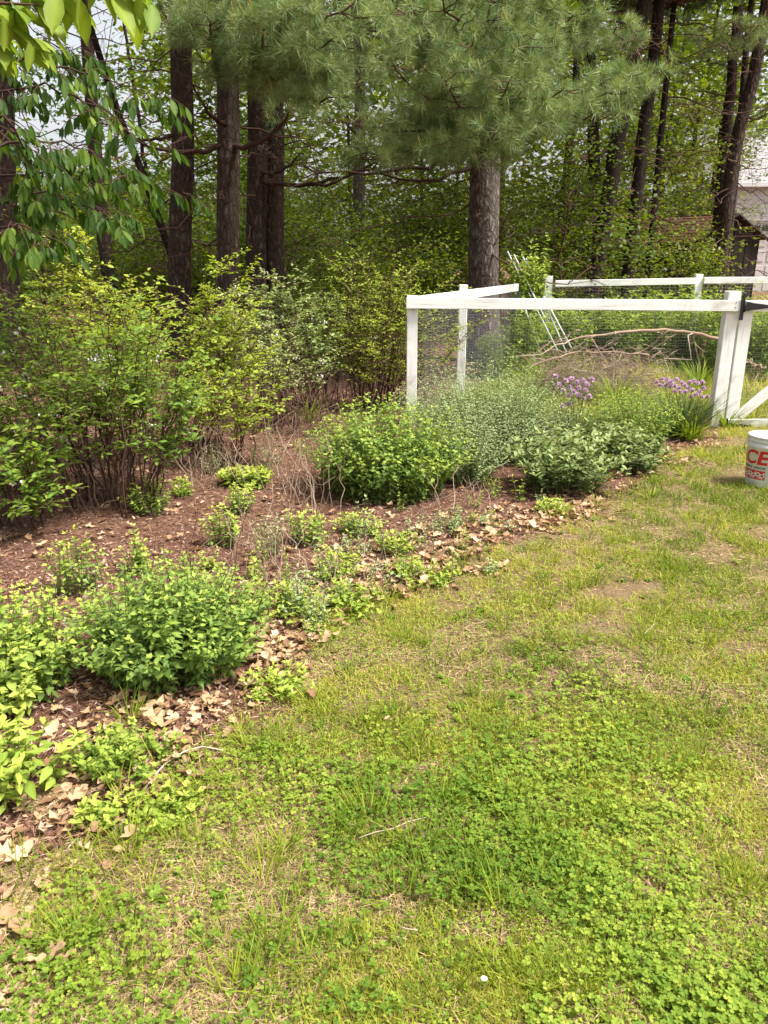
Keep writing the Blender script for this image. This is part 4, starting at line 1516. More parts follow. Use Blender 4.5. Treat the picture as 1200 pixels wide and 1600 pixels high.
for (u, v, r, h, n, lab) in [(1080, 690, 0.2, 0.36, 130, 'green grass clump left of the gate post foot'),
                             (1052, 668, 0.2, 0.34, 90, 'grass clump in front of the flowering chives'),
                             (1135, 668, 0.16, 0.42, 60, 'long dark grass blades before the gate post'),
                             (960, 640, 0.3, 0.55, 160, 'long grass clump behind the lemon balm'),
                             (850, 610, 0.35, 0.62, 200, 'tall leaning grass clump behind the catmint'),
                             (780, 590, 0.35, 0.58, 180, 'tall grass clump near the thick grey pine'),
                             (920, 600, 0.35, 0.5, 160, 'grass clump in front of the brush pile'),
                             (1090, 610, 0.3, 0.5, 130, 'grass clump behind the flowering chives'),
                             (205, 1135, 0.12, 0.17, 40, 'thin upright grass in front of the near oregano'),
                             (118, 1480, 0.14, 0.16, 60, 'leaning grass tuft beside the straw patch'),
                             (800, 1245, 0.10, 0.12, 40, 'dark grass tuft in the middle of the lawn'),
                             (480, 660, 0.25, 0.34, 70, 'dark grass clump beside the pale shrub')]:
    p = G(u, v)
    grass_clump(lab, p[0], p[1], r, h, n)


for (u, v, n, hh, lab) in [(430, 760, 26, 0.55, 'pale dry stalks left of the big oregano'), (415, 890, 18, 0.45, 'thin dry stalks behind the near oregano'), (480, 800, 18, 0.5, 'thin straw stalks leaning on the big oregano'),
                           (330, 760, 20, 0.42, 'dry stalks in front of the thin yellow shrub'), (395, 965, 16, 0.38, 'dark dry stalks right of the near oregano'), (720, 800, 14, 0.3, 'short dry stalks between oregano and sage'),
                           (545, 905, 14, 0.22, 'short pale stalks among the oak leaves')]:
    p = G(u, v)
    t = thing('dry_stalks', lab, 'stalks', p, 'dry stalks standing in the bed')
    for _ in range(n):
        a = U(0, 6.28)
        p0 = p + np.array([rng.normal() * 0.12, rng.normal() * 0.10, 0])
        e = p0 + np.array([math.cos(a) * U(0.02, 0.3), math.sin(a) * U(0.02, 0.25), hh * U(0.4, 1.1)])
        b = Bag().tube(curve_pts(p0, e, 6, -0.08, 0.25), np.linspace(0.0026, 0.0012, 6), 4, U(0, 1))
        for _ in range(2):
            q0 = p0 + (e - p0) * U(0.5, 0.95)
            b.tube(np.array([q0, q0 + np.array([U(-0.06, 0.06), U(-0.05, 0.05), U(0.02, 0.10)])]), np.array([0.0013, 0.0007]), 3, U(0.2, 1))
        b.obj('stalk', M['dead_wood'], t)
for k in range(30):
    i = int(rng.integers(3, len(EDGE) - 2))
    q = EDGE[i] + (EDGE[i + 1] - EDGE[i]) * U() + rng.normal(size=2) * 0.10
    grass_clump('small grass tuft on the bed edge close to ' + mark_at(*[float(c[0]) for c in project(np.array([[q[0], q[1], 0]]))[:2]]), q[0], q[1], 0.12, U(0.07, 0.17), int(rng.integers(16, 40)), tint=(0.05, 0.65), group='grass tufts along the bed edge')

# woody shrubs
SHRUB_S = (DIAM[0] * np.array([0.72, 1, 1]), DIAM[1])


def shrub(name, label, base, top_px, h, n, mat, leaf, tpl_name, tpl, parts, flowers=0, tint=(0.2, 0.9), spread=0.8, z_leaf=0.4, twigs=7, per=13, rx=1.0, ry=0.7, lean=(0, 0), group=None, stem_t=0.35, hv=0.5, reach=None):
    x, y = base
    z0 = float(gz(np.array([x]), np.array([y]))[0])
    t = thing(name, label, 'shrub', (x, y, z0), group)
    w = Bag()
    P, D, T, S = [], [], [], []
    fl = []
    for i in range(n):
        a, q = U(0, 6.28), math.sqrt(U())
        p0 = np.array([x + math.cos(a) * q * rx * 0.42, y + math.sin(a) * q * ry * 0.42, z0 - 0.02])
        hh = h * U(1 - hv, 1.0) * (1 - 0.2 * q * q) * (1.16 if rng.random() < 0.18 else 1.0)
        e = np.array([x + math.cos(a) * q * rx + lean[0], y + math.sin(a) * q * ry + lean[1], z0 + hh])
        m = p0 + (e - p0) * np.array([0.35, 0.35, 0.55])
        tt = np.linspace(0, 1, 9)[:, None]
        s = (1 - tt) ** 2 * p0 + 2 * tt * (1 - tt) * m + tt ** 2 * e
        s[1:] += rng.normal(size=(8, 3)) * 0.018
        w.tube(s, np.linspace(0.0065, 0.0025, 9), 4, U(0, stem_t * 2))
        for k in range(twigs):
            f = U(z_leaf, 1)
            i0 = min(7, int(f * 8))
            c = s[i0] + (s[i0 + 1] - s[i0]) * (f * 8 - i0)
            dv = norm((np.array([math.cos(a + rng.normal() * 1.1), math.sin(a + rng.normal() * 1.1), U(-0.1, 0.9)]))[None])[0]
            L = U(0.12, 0.34) * spread
            tw = curve_pts(c, c + dv * L, 5, -0.04, 0.4)
            w.tube(tw, np.linspace(0.003, 0.0012, 5), 3, U(0.1, 0.9))
            tc = np.clip(tint[0] + (tint[1] - tint[0]) * (0.2 + 0.8 * fbm(np.array([c[0] * 1.7]), np.array([c[1] * 1.7]), 2, np.array([c[2] * 1.7]))[0] + U(-0.15, 0.15)), 0, 1)
            for j in range(per):
                g = (j + 0.7) / per
                i1 = min(3, int(g * 4))
                c2 = tw[i1] + (tw[i1 + 1] - tw[i1]) * (g * 4 - i1)
                az = math.atan2(dv[1], dv[0]) + (1.0 if j % 2 else -1.0) * U(0.5, 1.3)
                P.append(c2)
                D.append([math.cos(az), math.sin(az), U(-0.35, 0.75)])
                T.append(tc + U(-0.2, 0.2))
                S.append(leaf * U(0.6, 1.15))
            if flowers and rng.random() < flowers:
                fl.append(tw[rng.integers(1, 4)])
    w.obj('stems', M['twig'], t, kind='stuff')
    P, D, T, S = np.array(P), np.array(D), np.array(T), np.array(S)
    place_leaves(t, tpl_name, tpl, mat, P, frames(D, rng.normal(size=len(P)) * 0.4), S, np.clip(T, 0, 1), parts, cheap=SHRUB_S)
    for c in fl:
        b = Bag()
        for _ in range(rng.integers(4, 8)):
            q = c + rng.normal(size=3) * np.array([0.016, 0.016, 0.012]) - [0, 0, 0.015]
            r = U(0.005, 0.0078)
            b.tube(np.array([q, q - [0, 0, r * 0.6], q - [0, 0, r * 1.8], q - [0, 0, r * 2.4]]), np.array([r * 0.3, r * 0.95, r, r * 0.55]), 5, cap=True)
        b.obj('flower_cluster', M['flower'], t)
    return t


BG = 'blueberry shrubs along the bed'
shrub('blueberry_shrub', 'large blueberry shrub with white bells at the left edge', G(160, 795)[:2], None, 1.56, 56, 'blueberry', 0.052, 'ellip', ELLIP, 300, 0.06, (0.08, 0.62), 1.0, 0.40, 15, 12, 0.98, 0.65, (-0.15, 0.0), BG)
shrub('blueberry_shrub', 'near left low blueberry branches over the mulch', G(20, 830)[:2], None, 0.85, 18, 'blueberry', 0.054, 'ellip', ELLIP, 160, 0.06, (0.1, 0.55), 1.0, 0.28, 14, 14, 0.50, 0.35, (-0.1, -0.1), BG)
shrub('blueberry_shrub', 'yellow green blueberry shrub behind the large left one', G(235, 715)[:2], None, 1.78, 52, 'blueberry', 0.050, 'ellip', ELLIP, 300, 0.0, (0.45, 1.0), 1.0, 0.36, 16, 14, 1.0, 0.55, (0.05, 0.1), BG)
shrub('blueberry_shrub', 'thin yellow leaved blueberry shrub rooted in red mulch', G(362, 725)[:2], None, 0.86, 14, 'blueberry', 0.048, 'ellip', ELLIP, 120, 0.0, (0.55, 1.0), 0.9, 0.5, 10, 12, 0.42, 0.3, (0.02, 0.0), BG)
shrub('blueberry_shrub', 'pale blueberry shrub full of small white bells', G(482, 640)[:2], None, 1.55, 44, 'pale_shrub', 0.050, 'ellip', ELLIP, 240, 0.09, (0.1, 0.9), 0.9, 0.34, 15, 13, 0.88, 0.5, (-0.16, -0.05), BG)
shrub('blueberry_shrub', 'yellow leaved shrub leaning over the fence corner post', G(595, 640)[:2], None, 1.72, 50, 'blueberry', 0.040, 'ellip', ELLIP, 260, 0.0, (0.35, 0.95), 1.0, 0.3, 15, 13, 0.95, 0.45, (0.2, -0.1), BG)
shrub('blueberry_shrub', 'airy low shrub with few leaves between the yellow shrub and the pale one', G(425, 665)[:2], None, 1.05, 34, 'pale_shrub', 0.042, 'ellip', ELLIP, 120, 0.03, (0.2, 0.9), 0.8, 0.45, 7, 9, 0.55, 0.4, (0, 0), BG)
# tangle of bare twigs at the foot of the shrubs
for (u, v, n, lab) in [(440, 680, 130, 'tangle of bare twigs under the pale shrub'), (560, 640, 120, 'tangle of bare twigs left of the corner post'), (260, 740, 110, 'dry bare twigs under the yellow green shrub'), (60, 790, 80, 'pale bare twigs at the left edge of the mulch')]:
    p = G(u, v)
    t = thing('bare_shrub', lab, 'shrub', p, 'bare twiggy stems in the bed')
    b = Bag()
    for _ in range(n):
        a = U(0, 6.28)
        p0 = p + np.array([U(-0.6, 0.6), U(-0.3, 0.3), 0])
        e = p0 + np.array([math.cos(a) * U(0.1, 0.7), math.sin(a) * U(0.1, 0.4), U(0.1, 0.65)])
        b.tube(curve_pts(p0, e, 7, -0.12, 0.6), np.linspace(0.0034, 0.001, 7), 3, U(0.1, 1))
    b.obj('stems', M['twig'], t, kind='stuff')

# small weeds on the mulch
WD = [(350, 850, 0.10, 0.24, 'weed with small leaves on the mulch behind the near oregano', 'oregano'), (375, 800, 0.08, 0.22, 'thin weed in the mulch left of the big oregano', 'oregano'),
      (480, 850, 0.12, 0.22, 'leafy weed in the oak leaves below the big oregano', 'oregano'), (520, 900, 0.14, 0.14, 'low weed between oak leaves and lawn', 'mint'), (420, 870, 0.08, 0.30, 'tall feathery weed left of the big oregano', 'grey'),
      (235, 800, 0.14, 0.22, 'green weed at the foot of the large blueberry', 'oregano'), (285, 775, 0.07, 0.14, 'bright yellow green seedling in the mulch', 'mint'), (385, 760, 0.16, 0.13, 'broad yellow leaves low in the mulch', 'mint'),
      (420, 730, 0.14, 0.30, 'wispy grey weed left of the big oregano top', 'grey'), (340, 740, 0.10, 0.24, 'wispy pale weed by the red mulch gap', 'grey'), (620, 860, 0.12, 0.13, 'seedlings among the tan oak leaves', 'mint'),
      (660, 905, 0.16, 0.10, 'green seedlings at the ragged lawn edge', 'mint'), (540, 955, 0.16, 0.10, 'clover like weed at the lawn edge', 'mint'), (440, 965, 0.16, 0.14, 'pale grassy weed right of the near oregano', 'mint'),
      (560, 830, 0.14, 0.12, 'leafy runner at the foot of the big oregano', 'oregano'), (700, 830, 0.12, 0.16, 'thin weed below the wispy catmint', 'grey'), (440, 1080, 0.12, 0.07, 'low green weed right of the near oregano foot', 'mint'),
      (250, 1265, 0.10, 0.05, 'tiny creeping leaves by the pale twig', 'mint'), (150, 1290, 0.07, 0.06, 'tiny yellow seedling among brown leaves', 'mint'), (215, 900, 0.05, 0.24, 'single tall shoot behind the near oregano', 'oregano'),
      (120, 925, 0.12, 0.32, 'loose green shoots behind the near oregano left side', 'oregano'), (860, 800, 0.10, 0.08, 'small round leaves at the foot of the sage', 'oregano')]
for (u, v, r, h, lab, mt) in WD:
    p = G(u, v)
    r = r * 1.25
    big = 0.07 if 'broad' in lab else (0.018 if mt == 'grey' else 0.034)
    herb('weed', lab, 'weed', p[0], p[1], r, r, h, int(8 + r * 140), 4 if h < 0.15 else 7, big, 'ellip', ELLIP if mt != 'grey' else ELLIP_S, mt, 14, droop=0.0, tint=(0.2, 0.85), group='small weeds in the bed', toprel=0.8)

for k in range(95):
    while True:
        u, v = U(0, 860), U(690, 1000)
        p = G(u, v)
        d = float(lawn_depth(np.array([p[0]]), np.array([p[1]]))[0])
        if -1.5 < d < 0.05 and rng.random() < 1.2 + d:
            break
    h = U(0.06, 0.26)
    herb('weed', ['bright yellow green', 'wispy grey', 'plain green', 'wispy grey'][k % 4] + (' tall' if h > 0.16 else ' small') + ' seedling close to ' + mark_at(u, v), 'weed', p[0], p[1], U(0.03, 0.09), 0.06, h, int(rng.integers(3, 9)), 5, U(0.016, 0.034), 'ellip', ELLIP_S, ['mint', 'grey', 'oregano', 'grey'][k % 4], 6, droop=-0.1,
         tint=(0.2, 0.9), group='wispy seedlings in the bed', toprel=0.8, hvar=0.6)

# tall leafy weeds inside the garden, before the far fence
for k, (u, y, h) in enumerate([(820, 11.0, 0.9), (870, 12.2, 0.95), (900, 11.8, 0.8), (935, 12.4, 0.85), (960, 12.1, 1.0), (1000, 12.3, 1.0), (1035, 11.8, 1.0), (1065, 12.3, 1.05), (1110, 11.5, 1.05), (1140, 12.0, 1.1), (1175, 11.2, 1.1), (1195, 10.4, 1.0),
                               (1215, 11.8, 1.1), (1085, 11.9, 0.9), (1150, 10.6, 0.8), (840, 11.6, 0.7), (985, 11.7, 0.8), (1020, 12.6, 1.0), (780, 10.8, 0.6)]):
    p = W(u, 470, y)
    herb('goldenrod_plant', 'tall lance leaved weed clump in the garden ' + ('left of the back corner post' if u < 850 else 'between back corner post and far post' if u < 1080 else 'right of the far post behind the gate'), 'weed', p[0], y, 0.34, 0.3, h, 60, 10, 0.10, 'lance', LANCE_D, 'mint', 0, droop=0.0, tint=(0.0, 0.55), group='tall weeds inside the fence', toprel=0.8, low=0.1, stem_r=0.003, domep=0.2)
# leafy vine clump by the stakes
herb('vine_plant', 'rounded leafy vine clump at the end of the side fence rail', 'plant', W(826, 450, 11.6)[0], 11.6, 0.30, 0.25, 1.66, 110, 13, 0.09, 'ovate', OVATE, 'oregano', 120, droop=0.3, tint=(0.25, 0.8), low=0.3, domep=0.15)

# white stakes leaning on the vine
for k, (u0, v0, u1, v1) in enumerate([(793, 393, 850, 506), (803, 398, 838, 470), (815, 398, 872, 505), (822, 404, 868, 512), (806, 440, 832, 515)]):
    a, b = W(u0, v0, 11.9), W(u1, v1, 11.3)
    if k == 4:
        a, b = W(u0, v0, 11.7), W(u1, v1, 11.2)
    d = (b - a)
    b = b + d * 0.35
    o = Bag().tube(np.array([a, b]), 0.011, 6, cap=True).obj('garden_stake', M['stake'])
    tag(o, ['long white stake leaning leftmost behind the fence rail', 'short white stake close beside the leftmost one', 'long white stake in the middle of the leaning bundle', 'white stake lying against the middle one, rightmost', 'short white stake low under the rail'][k], 'stake', 'white stakes leaning in the garden')

# brush pile of dead branches
BR = [([(1128, 530), (1080, 520), (1040, 515), (985, 518), (930, 524), (870, 535)], 9.2, 0.024, 'thick bare grey branch arching along the top of the brush pile'),
      ([(1015, 554), (960, 551), (905, 549), (860, 562), (825, 575)], 8.9, 0.014, 'straight pale branch lying across the front of the brush'),
      ([(1045, 516), (1010, 545), (960, 570), (915, 590)], 9.0, 0.011, 'forked thin branch slanting down from the thick one'),
      ([(985, 517), (940, 545), (900, 570)], 9.3, 0.010, 'thin dead branch in the middle of the brush'),
      ([(1195, 575), (1170, 566), (1150, 562)], 8.9, 0.014, 'short dead branch seen through the gate'),
      ([(905, 516), (870, 530), (845, 545)], 9.5, 0.010, 'thin dead branch at the left end of the brush')]
for px, y, r, lab in BR:
    pts = np.array([W(u, v, y + 0.2 * math.sin(i)) for i, (u, v) in enumerate(px)])
    tt = np.linspace(0, len(pts) - 1, 16)
    pp = np.stack([np.interp(tt, np.arange(len(pts)), pts[:, k]) for k in range(3)], -1) + rng.normal(size=(16, 3)) * 0.008
    b = Bag().tube(pp, np.linspace(r, r * 0.45, 16), 6, 0.5, cap=True)
    t = thing('fallen_branch', lab, 'branch', on(pp[8]), 'dead branches piled in the garden')
    b.obj('limb', M['dead_wood'], t)
    tw = Bag()
    for _ in range(10 if r > 0.012 else 6):
        i = rng.integers(2, 15)
        e = pp[i] + np.array([U(-0.6, 0.25), U(-0.3, 0.3), U(-0.45, 0.1)])
        e[2] = max(e[2], 0.03)
        tw.tube(curve_pts(pp[i], e, 6, 0.02, 0.5), np.linspace(r * 0.45, 0.002, 6), 4, U(0.2, 1))
    tw.obj('twigs', M['dead_wood'], t, kind='stuff')
b = Bag()
for _ in range(1100):
    c = W(U(850, 1020), U(535, 585), 9.2) + np.array([0, U(-0.5, 0.5), 0])
    c[2] = max(0.03, c[2] * U(0.2, 1))
    d = np.array([U(-0.4, 0.4), U(-0.3, 0.3), U(-0.25, 0.12)])
    e = c + d
    e[2] = max(e[2], 0.02)
    b.tube(curve_pts(c, e, 4, 0.02, 0.4), np.linspace(0.0035, 0.0015, 4), 3, U(0, 0.8))
o = b.obj('brushwood', M['dead_wood'], None, kind='stuff')
o['label'] = 'fine dry twigs heaped in the garden under the dead branches'

# ------------------------------------------------------------------ the overhanging tree at the left (trunk outside the frame)
def hanging_tree():
    base = np.array([-3.4, 4.3, 0.0])
    t = thing('hickory_tree', 'young tree hanging long drooping leaves over the left of the view', 'tree', base)
    path = np.array([base + [0, 0, -0.1], base + [0.05, 0, 1.2], base + [-0.02, 0.02, 2.6], base + [0.1, 0, 4.2], base + [0.15, 0.1, 6.0]])
    zz = np.linspace(-0.1, 6, 30)
    path = np.stack([np.interp(zz, path[:, 2], path[:, i]) for i in range(3)], -1)
    trunk_bag(path, 0.075, 0.6, 12).obj('trunk', M['bark'], t)
    w = Bag()
    P, D, S, T = [], [], [], []

    def leaflet_group(c, d, n, L, tint, spread=0.9):
        """compound leaf: drooping leaflets along a short stalk"""
        e = c + d * L * 1.5 + np.array([0, 0, -L * 0.8])
        w.tube(curve_pts(c, e, 4, -0.05, 0.05), np.linspace(0.003, 0.0015, 4), 3, 0.4)
        for j in range(n):
            f = 0.3 + 0.7 * (j // 2 * 2 + 1) / n
            q = c + (e - c) * min(f, 1)
            az = math.atan2(d[1], d[0]) + (spread if j % 2 else -spread) * U(0.5, 1.1)
            if j == n - 1:
                az = math.atan2(d[1], d[0])
            P.append(q)
            D.append([math.cos(az), math.sin(az), U(-3.2, -0.9)])
            S.append(L * U(0.8, 1.2))
            T.append(tint + U(-0.15, 0.15))

    # limbs: list of (start height, via, tip pixels, depth)
    limbs = [((2.9), [(-40, 150), (60, 130), (150, 165), (225, 210)], 4.7), (2.7, [(-30, 240), (70, 215), (150, 240), (205, 275)], 4.6),
             (2.4, [(-30, 330), (60, 300), (130, 320), (180, 335)], 4.5), (3.0, [(-30, 120), (40, 90), (110, 110), (190, 130), (235, 150)], 5.0),
             (2.6, [(-20, 270), (90, 270), (170, 290), (270, 300)], 5.0), (2.2, [(-40, 370), (30, 350), (80, 380)], 4.3), (2.9, [(-10, 60), (60, 60), (130, 90)], 4.9),
             (2.6, [(-30, 200), (10, 180), (40, 230), (60, 300)], 4.4)]
    for h, pxs, y in limbs:
        c = base + np.array([0.03, 0, h])
        pts = [c] + [W(u, v, y + U(-0.3, 0.3)) for u, v in pxs]
        pts = np.array(pts)
        tt = np.linspace(0, len(pts) - 1, 18)
        pp = np.stack([np.interp(tt, np.arange(len(pts)), pts[:, k]) for k in range(3)], -1) + rng.normal(size=(18, 3)) * 0.01
        w.tube(pp, np.linspace(0.011, 0.002, 18), 5, 0.05)
        dr = norm((pp[-1] - pp[4])[None])[0]
        for i in range(5, 18):
            for _ in range(3):
                a = U(0, 6.28)
                d = norm((dr * 0.4 + np.array([math.cos(a), math.sin(a), U(-0.4, 0.3)]))[None])[0]
                q = pp[i] + d * U(0.02, 0.14)
                tn = 0.10 + 0.62 * U() ** 1.4
                leaflet_group(q, d, rng.integers(3, 6), U(0.06, 0.095), tn)
    # near bright branch across the top left corner, and one lower at the left
    for pxs, y in [([(-60, -40), (60, -22), (150, -18), (225, -6)], 2.2), ([(-60, -90), (20, -40), (110, -50), (190, -30)], 2.35), ([(-50, 20), (0, 5), (60, 8)], 2.3), ([(-60, 80), (-10, 55), (50, 66)], 3.0)]:
        c = base + np.array([0.05, 0, 2.6])
        pts = np.array([c] + [W(u, v, y) for u, v in pxs])
        tt = np.linspace(0, len(pts) - 1, 16)
        pp = np.stack([np.interp(tt, np.arange(len(pts)), pts[:, k]) for k in range(3)], -1)
        w.tube(pp, np.linspace(0.010, 0.002, 16), 5, 0.3)
        for i in range(6, 16):
            for _ in range(2 if y < 2.5 else 3):
                a = U(0, 6.28)
                P.append(pp[i] + rng.normal(size=3) * 0.015)
                D.append([math.cos(a) + 0.5, math.sin(a) * 0.7, U(-1.3, -0.3)])
                S.append(U(0.085, 0.125))
                T.append(U(0.75, 1.0))
    w.obj('branches', M['twig'], t, kind='stuff')
    P, D, S, T = np.array(P), np.array(D), np.array(S), np.array(T)
    place_leaves(t, 'hang', HANG, 'hickory', P, frames(D, rng.normal(size=len(P)) * 0.5), S, np.clip(T, 0, 1), 300)


hanging_tree()

# ------------------------------------------------------------------ lawn: grass, clover, thatch
WORN = [(*G(u, v)[:2], r) for (u, v, r) in ((768, 1035, 0.13), (438, 1412, 0.055), (1030, 915, 0.12), (880, 1055, 0.08), (960, 930, 0.09), (1180, 1330, 0.05), (545, 1180, 0.07), (1010, 1390, 0.035), (640, 1290, 0.03), (1165, 1010, 0.10), (700, 905, 0.1))]
STRIP = (np.array([(-0.5, 0, 0), (0.5, 0, 0), (0, 1, 0.0)], float), np.array([(0, 1, 2)]))


def sample_lawn(n, ymin, ymax, worn=0.13):
    """points in the view's footprint, denser near the camera"""
    out = []
    while sum(len(o) for o in out) < n:
        k = n * 2
        y = ymin * (ymax / ymin) ** U(0, 1, k)
        x = U(-0.62, 0.62, k) * (y + 0.4)
        d = lawn_depth(x, y)
        ok = (d > U(-0.18, 0.10, k)) & (y < 7.7)
        hole = np.hypot(x - 2.83, y - 5.42) < 0.14
        ok &= ~hole
        for (bx_, by_, br) in WORN:
            br = br * 0.58
            r_ = np.hypot((x - bx_) / 1.5, y - by_) + (fbm(x * 7, y * 7, 3) - 0.5) * br * 2.6
            ok &= (r_ > br) | (U(0, 1, k) < worn)
        out.append(np.stack([x[ok], y[ok]], -1))
    return np.concatenate(out)[:n]


def patch(x, y):
    """0..1: clover, grass and bare patches in the lawn"""
    return 0.62 * fbm(x * 1.5 + 3, y * 1.5 + 8, 3) + 0.38 * fbm(x * 5.5 + 20, y * 5.5, 2)


def lawn():
    P = sample_lawn(270000, 1.05, 8.0)
    x, y = P.T
    pt = patch(x, y)
    bare = fbm(x * 2.1 + 40, y * 2.1 - 11, 3)
    fine = fbm(x * 8, y * 8, 2)
    lush = np.clip((x - 1.1) / 1.2, 0, 1) * np.clip((y - 3.3) / 0.7, 0, 1)
    keep = U(0, 1, len(x)) < np.clip(0.52 + (fine - 0.5) * 1.8 - np.clip(bare - 0.53, 0, 1) * 5.0 + lush * 0.5, 0.05, 1)
    x, y, pt, bare, lush = x[keep], y[keep], pt[keep], bare[keep], lush[keep]
    n = len(x)
    pos = np.stack([x, y, gz(x, y) - 0.003], -1)
    D = sph(U(0, 6.28, n), np.clip(rng.normal(size=n) * 0.35 + 0.95, 0.15, 1.5))
    R = frames(D, rng.normal(size=n) * 0.5)
    L = U(0.02, 0.058, n) * (1 + lush * 0.6)
    w = U(0.0018, 0.0036, n) * (0.8 + 0.12 * y)
    tn = np.clip(0.36 + (fbm(x * 1.1 + 5, y * 1.1, 3) - 0.5) * 1.7 + rng.normal(size=n) * 0.19 - lush * 0.12, 0, 0.8)
    dry = U(0, 1, n) < 0.07
    tn[dry] = U(0.85, 1, dry.sum())
    b = Bag()
    wch = rng.integers(0, 4, n)
    for q in range(4):
        k = wch == q
        b.scatter(BLADE_S[q], pos[k], R[k], np.stack([w[k], L[k], L[k]], -1), tn[k])
    # darker taller tufts
    m = 330
    C0 = sample_lawn(m, 1.3, 8.0)
    per = 26
    cx = np.repeat(C0[:, 0], per) + rng.normal(size=m * per) * 0.022
    cy_ = np.repeat(C0[:, 1], per) + rng.normal(size=m * per) * 0.022
    ps = np.stack([cx, cy_, gz(cx, cy_) - 0.004], -1)
    az = np.arctan2(cy_ - np.repeat(C0[:, 1], per), cx - np.repeat(C0[:, 0], per))
    D = sph(az + rng.normal(size=len(az)) * 0.5, U(0.7, 1.45, len(az)))
    L = U(0.06, 0.135, len(az)) * np.repeat(U(0.6, 1.15, m), per)
    b.scatter(BLADE[1], ps, frames(D, rng.normal(size=len(az)) * 0.4), np.stack([U(0.0025, 0.0042, len(az)), L, L], -1), np.clip(np.repeat(U(0, 0.4, m), per) + rng.normal(size=len(az)) * 0.1, 0, 1))
    b.obj('grass', M['grass'], None, kind='stuff')['label'] = 'patchy yellow green lawn grass'

    # clover
    P = sample_lawn(60000, 1.05, 6.5)
    x, y = P.T
    pt = patch(x, y)
    bare = fbm(x * 2.1 + 40, y * 2.1 - 11, 3)
    near = np.clip((3.6 - y) / 1.6, 0, 1)
    right = np.clip((x + 0.4) / 0.9, 0, 1)
    keep = U(0, 1, len(x)) < np.clip((pt - 0.545 + 0.08 * near * right + 0.05 * near) * 5.0, 0.03, 0.62) * np.clip(1.4 - (bare - 0.45) * 4, 0.1, 1) * (0.3 + 0.7 * near)
    x, y = x[keep], y[keep]
    n = len(x)
    z = gz(x, y) + U(0.012, 0.05, n)
    c = np.stack([x, y, z], -1)
    s = U(0.0045, 0.0105, n) * (0.75 + 0.6 * fbm(x * 5, y * 5, 2))
    tn = np.clip(0.45 + (fbm(x * 3, y * 3, 2) - 0.5) * 1.0 + rng.normal(size=n) * 0.18, 0, 1)
    leaflet = (np.array([(0, 0, 0), (-0.5, 0.45, 0.07), (-0.42, 0.88, 0.07), (0, 0.93, -0.02), (0.42, 0.88, 0.07), (0.5, 0.45, 0.07)], float), np.array([(0, 3, 2), (0, 2, 1), (0, 4, 3), (0, 5, 4)]))
    a0 = U(0, 6.28, n)
    tiltaz, tilt = U(0, 6.28, n), U(0, 0.5, n)
    b = Bag()
    for j in range(3):
        az = a0 + j * 2.094
        el = U(-0.15, 0.35, n) + tilt * np.cos(az - tiltaz)
        b.scatter(leaflet, c, frames(sph(az, el), rng.normal(size=n) * 0.18), s, np.clip(tn + rng.normal(size=n) * 0.05, 0, 1))
    sv = (np.array([(-0.5, 0, 0), (0.5, 0, 0), (0, 1, 0)], float), np.array([(0, 1, 2)]))
    hgt = z - gz(x, y)
    b.scatter(sv, np.stack([x, y, z - hgt], -1), frames(np.tile([0.02, 0.02, 1.0], (n, 1)), U(0, 6.28, n)), np.stack([np.full(n, 0.0012), hgt, hgt], -1), np.full(n, 0.3))
    b.obj('clover', M['clover'], None, kind='stuff')['label'] = 'clover leaves spreading through the lawn'

    # tiny yellowish moss-like weeds
    P = sample_lawn(85000, 1.05, 7.5)
    x, y = P.T
    k = U(0, 1, len(x)) < np.clip((fbm(x * 1.3 + 70, y * 1.3, 3) - 0.36) * 3, 0.05, 1)
    x, y = x[k], y[k]
    n = len(x)
    pos = np.stack([x, y, gz(x, y) + U(0.0, 0.022, n)], -1)
    b = Bag().scatter(DIAM, pos, frames(sph(U(0, 6.28, n), U(-0.1, 0.9, n)), rng.normal(size=n) * 0.4), np.stack([U(0.006, 0.011, n) * 1.3, U(0.007, 0.014, n), np.full(n, 0.01)], -1), np.clip(U(0.45, 1.0, n), 0, 1))
    Q = sample_lawn(150, 1.2, 5.5)
    nq = 7
    qx, qy = np.repeat(Q[:, 0], nq), np.repeat(Q[:, 1], nq)
    m = len(qx)
    qs = np.repeat(U(0.018, 0.042, len(Q)), nq) * U(0.7, 1.1, m)
    b.scatter(ELLIP, np.stack([qx, qy, gz(qx, qy) + 0.006], -1), frames(sph(U(0, 6.28, m), U(0.05, 0.7, m)), rng.normal(size=m) * 0.3), qs, np.clip(np.repeat(U(0, 0.5, len(Q)), nq) + rng.normal(size=m) * 0.06, 0, 1))
    b.obj('creeping_weed', M['clover'], None, kind='stuff')['label'] = 'tiny yellow green creeping weeds in the lawn'

    # dry thatch
    P = sample_lawn(75000, 1.05, 8.0, 1.0)
    x, y = P.T
    bare = fbm(x * 2.1 + 40, y * 2.1 - 11, 3)
    k = U(0, 1, len(x)) < np.clip((bare - 0.34) * 3.0, 0.12, 1)
    x, y = x[k], y[k]
    n = len(x)
    pos = np.stack([x, y, gz(x, y) + U(0.001, 0.010, n)], -1)
    L = U(0.025, 0.07, n)
    Bag().scatter(STRIP, pos, frames(sph(U(0, 6.28, n), U(-0.05, 0.25, n)), U(-0.6, 0.6, n)), np.stack([U(0.002, 0.0036, n) * (0.8 + 0.1 * y), L, L], -1), U(0, 1, n)).obj('thatch', M['straw'], None, kind='stuff')['label'] = 'dry tan thatch between the grass'


lawn()


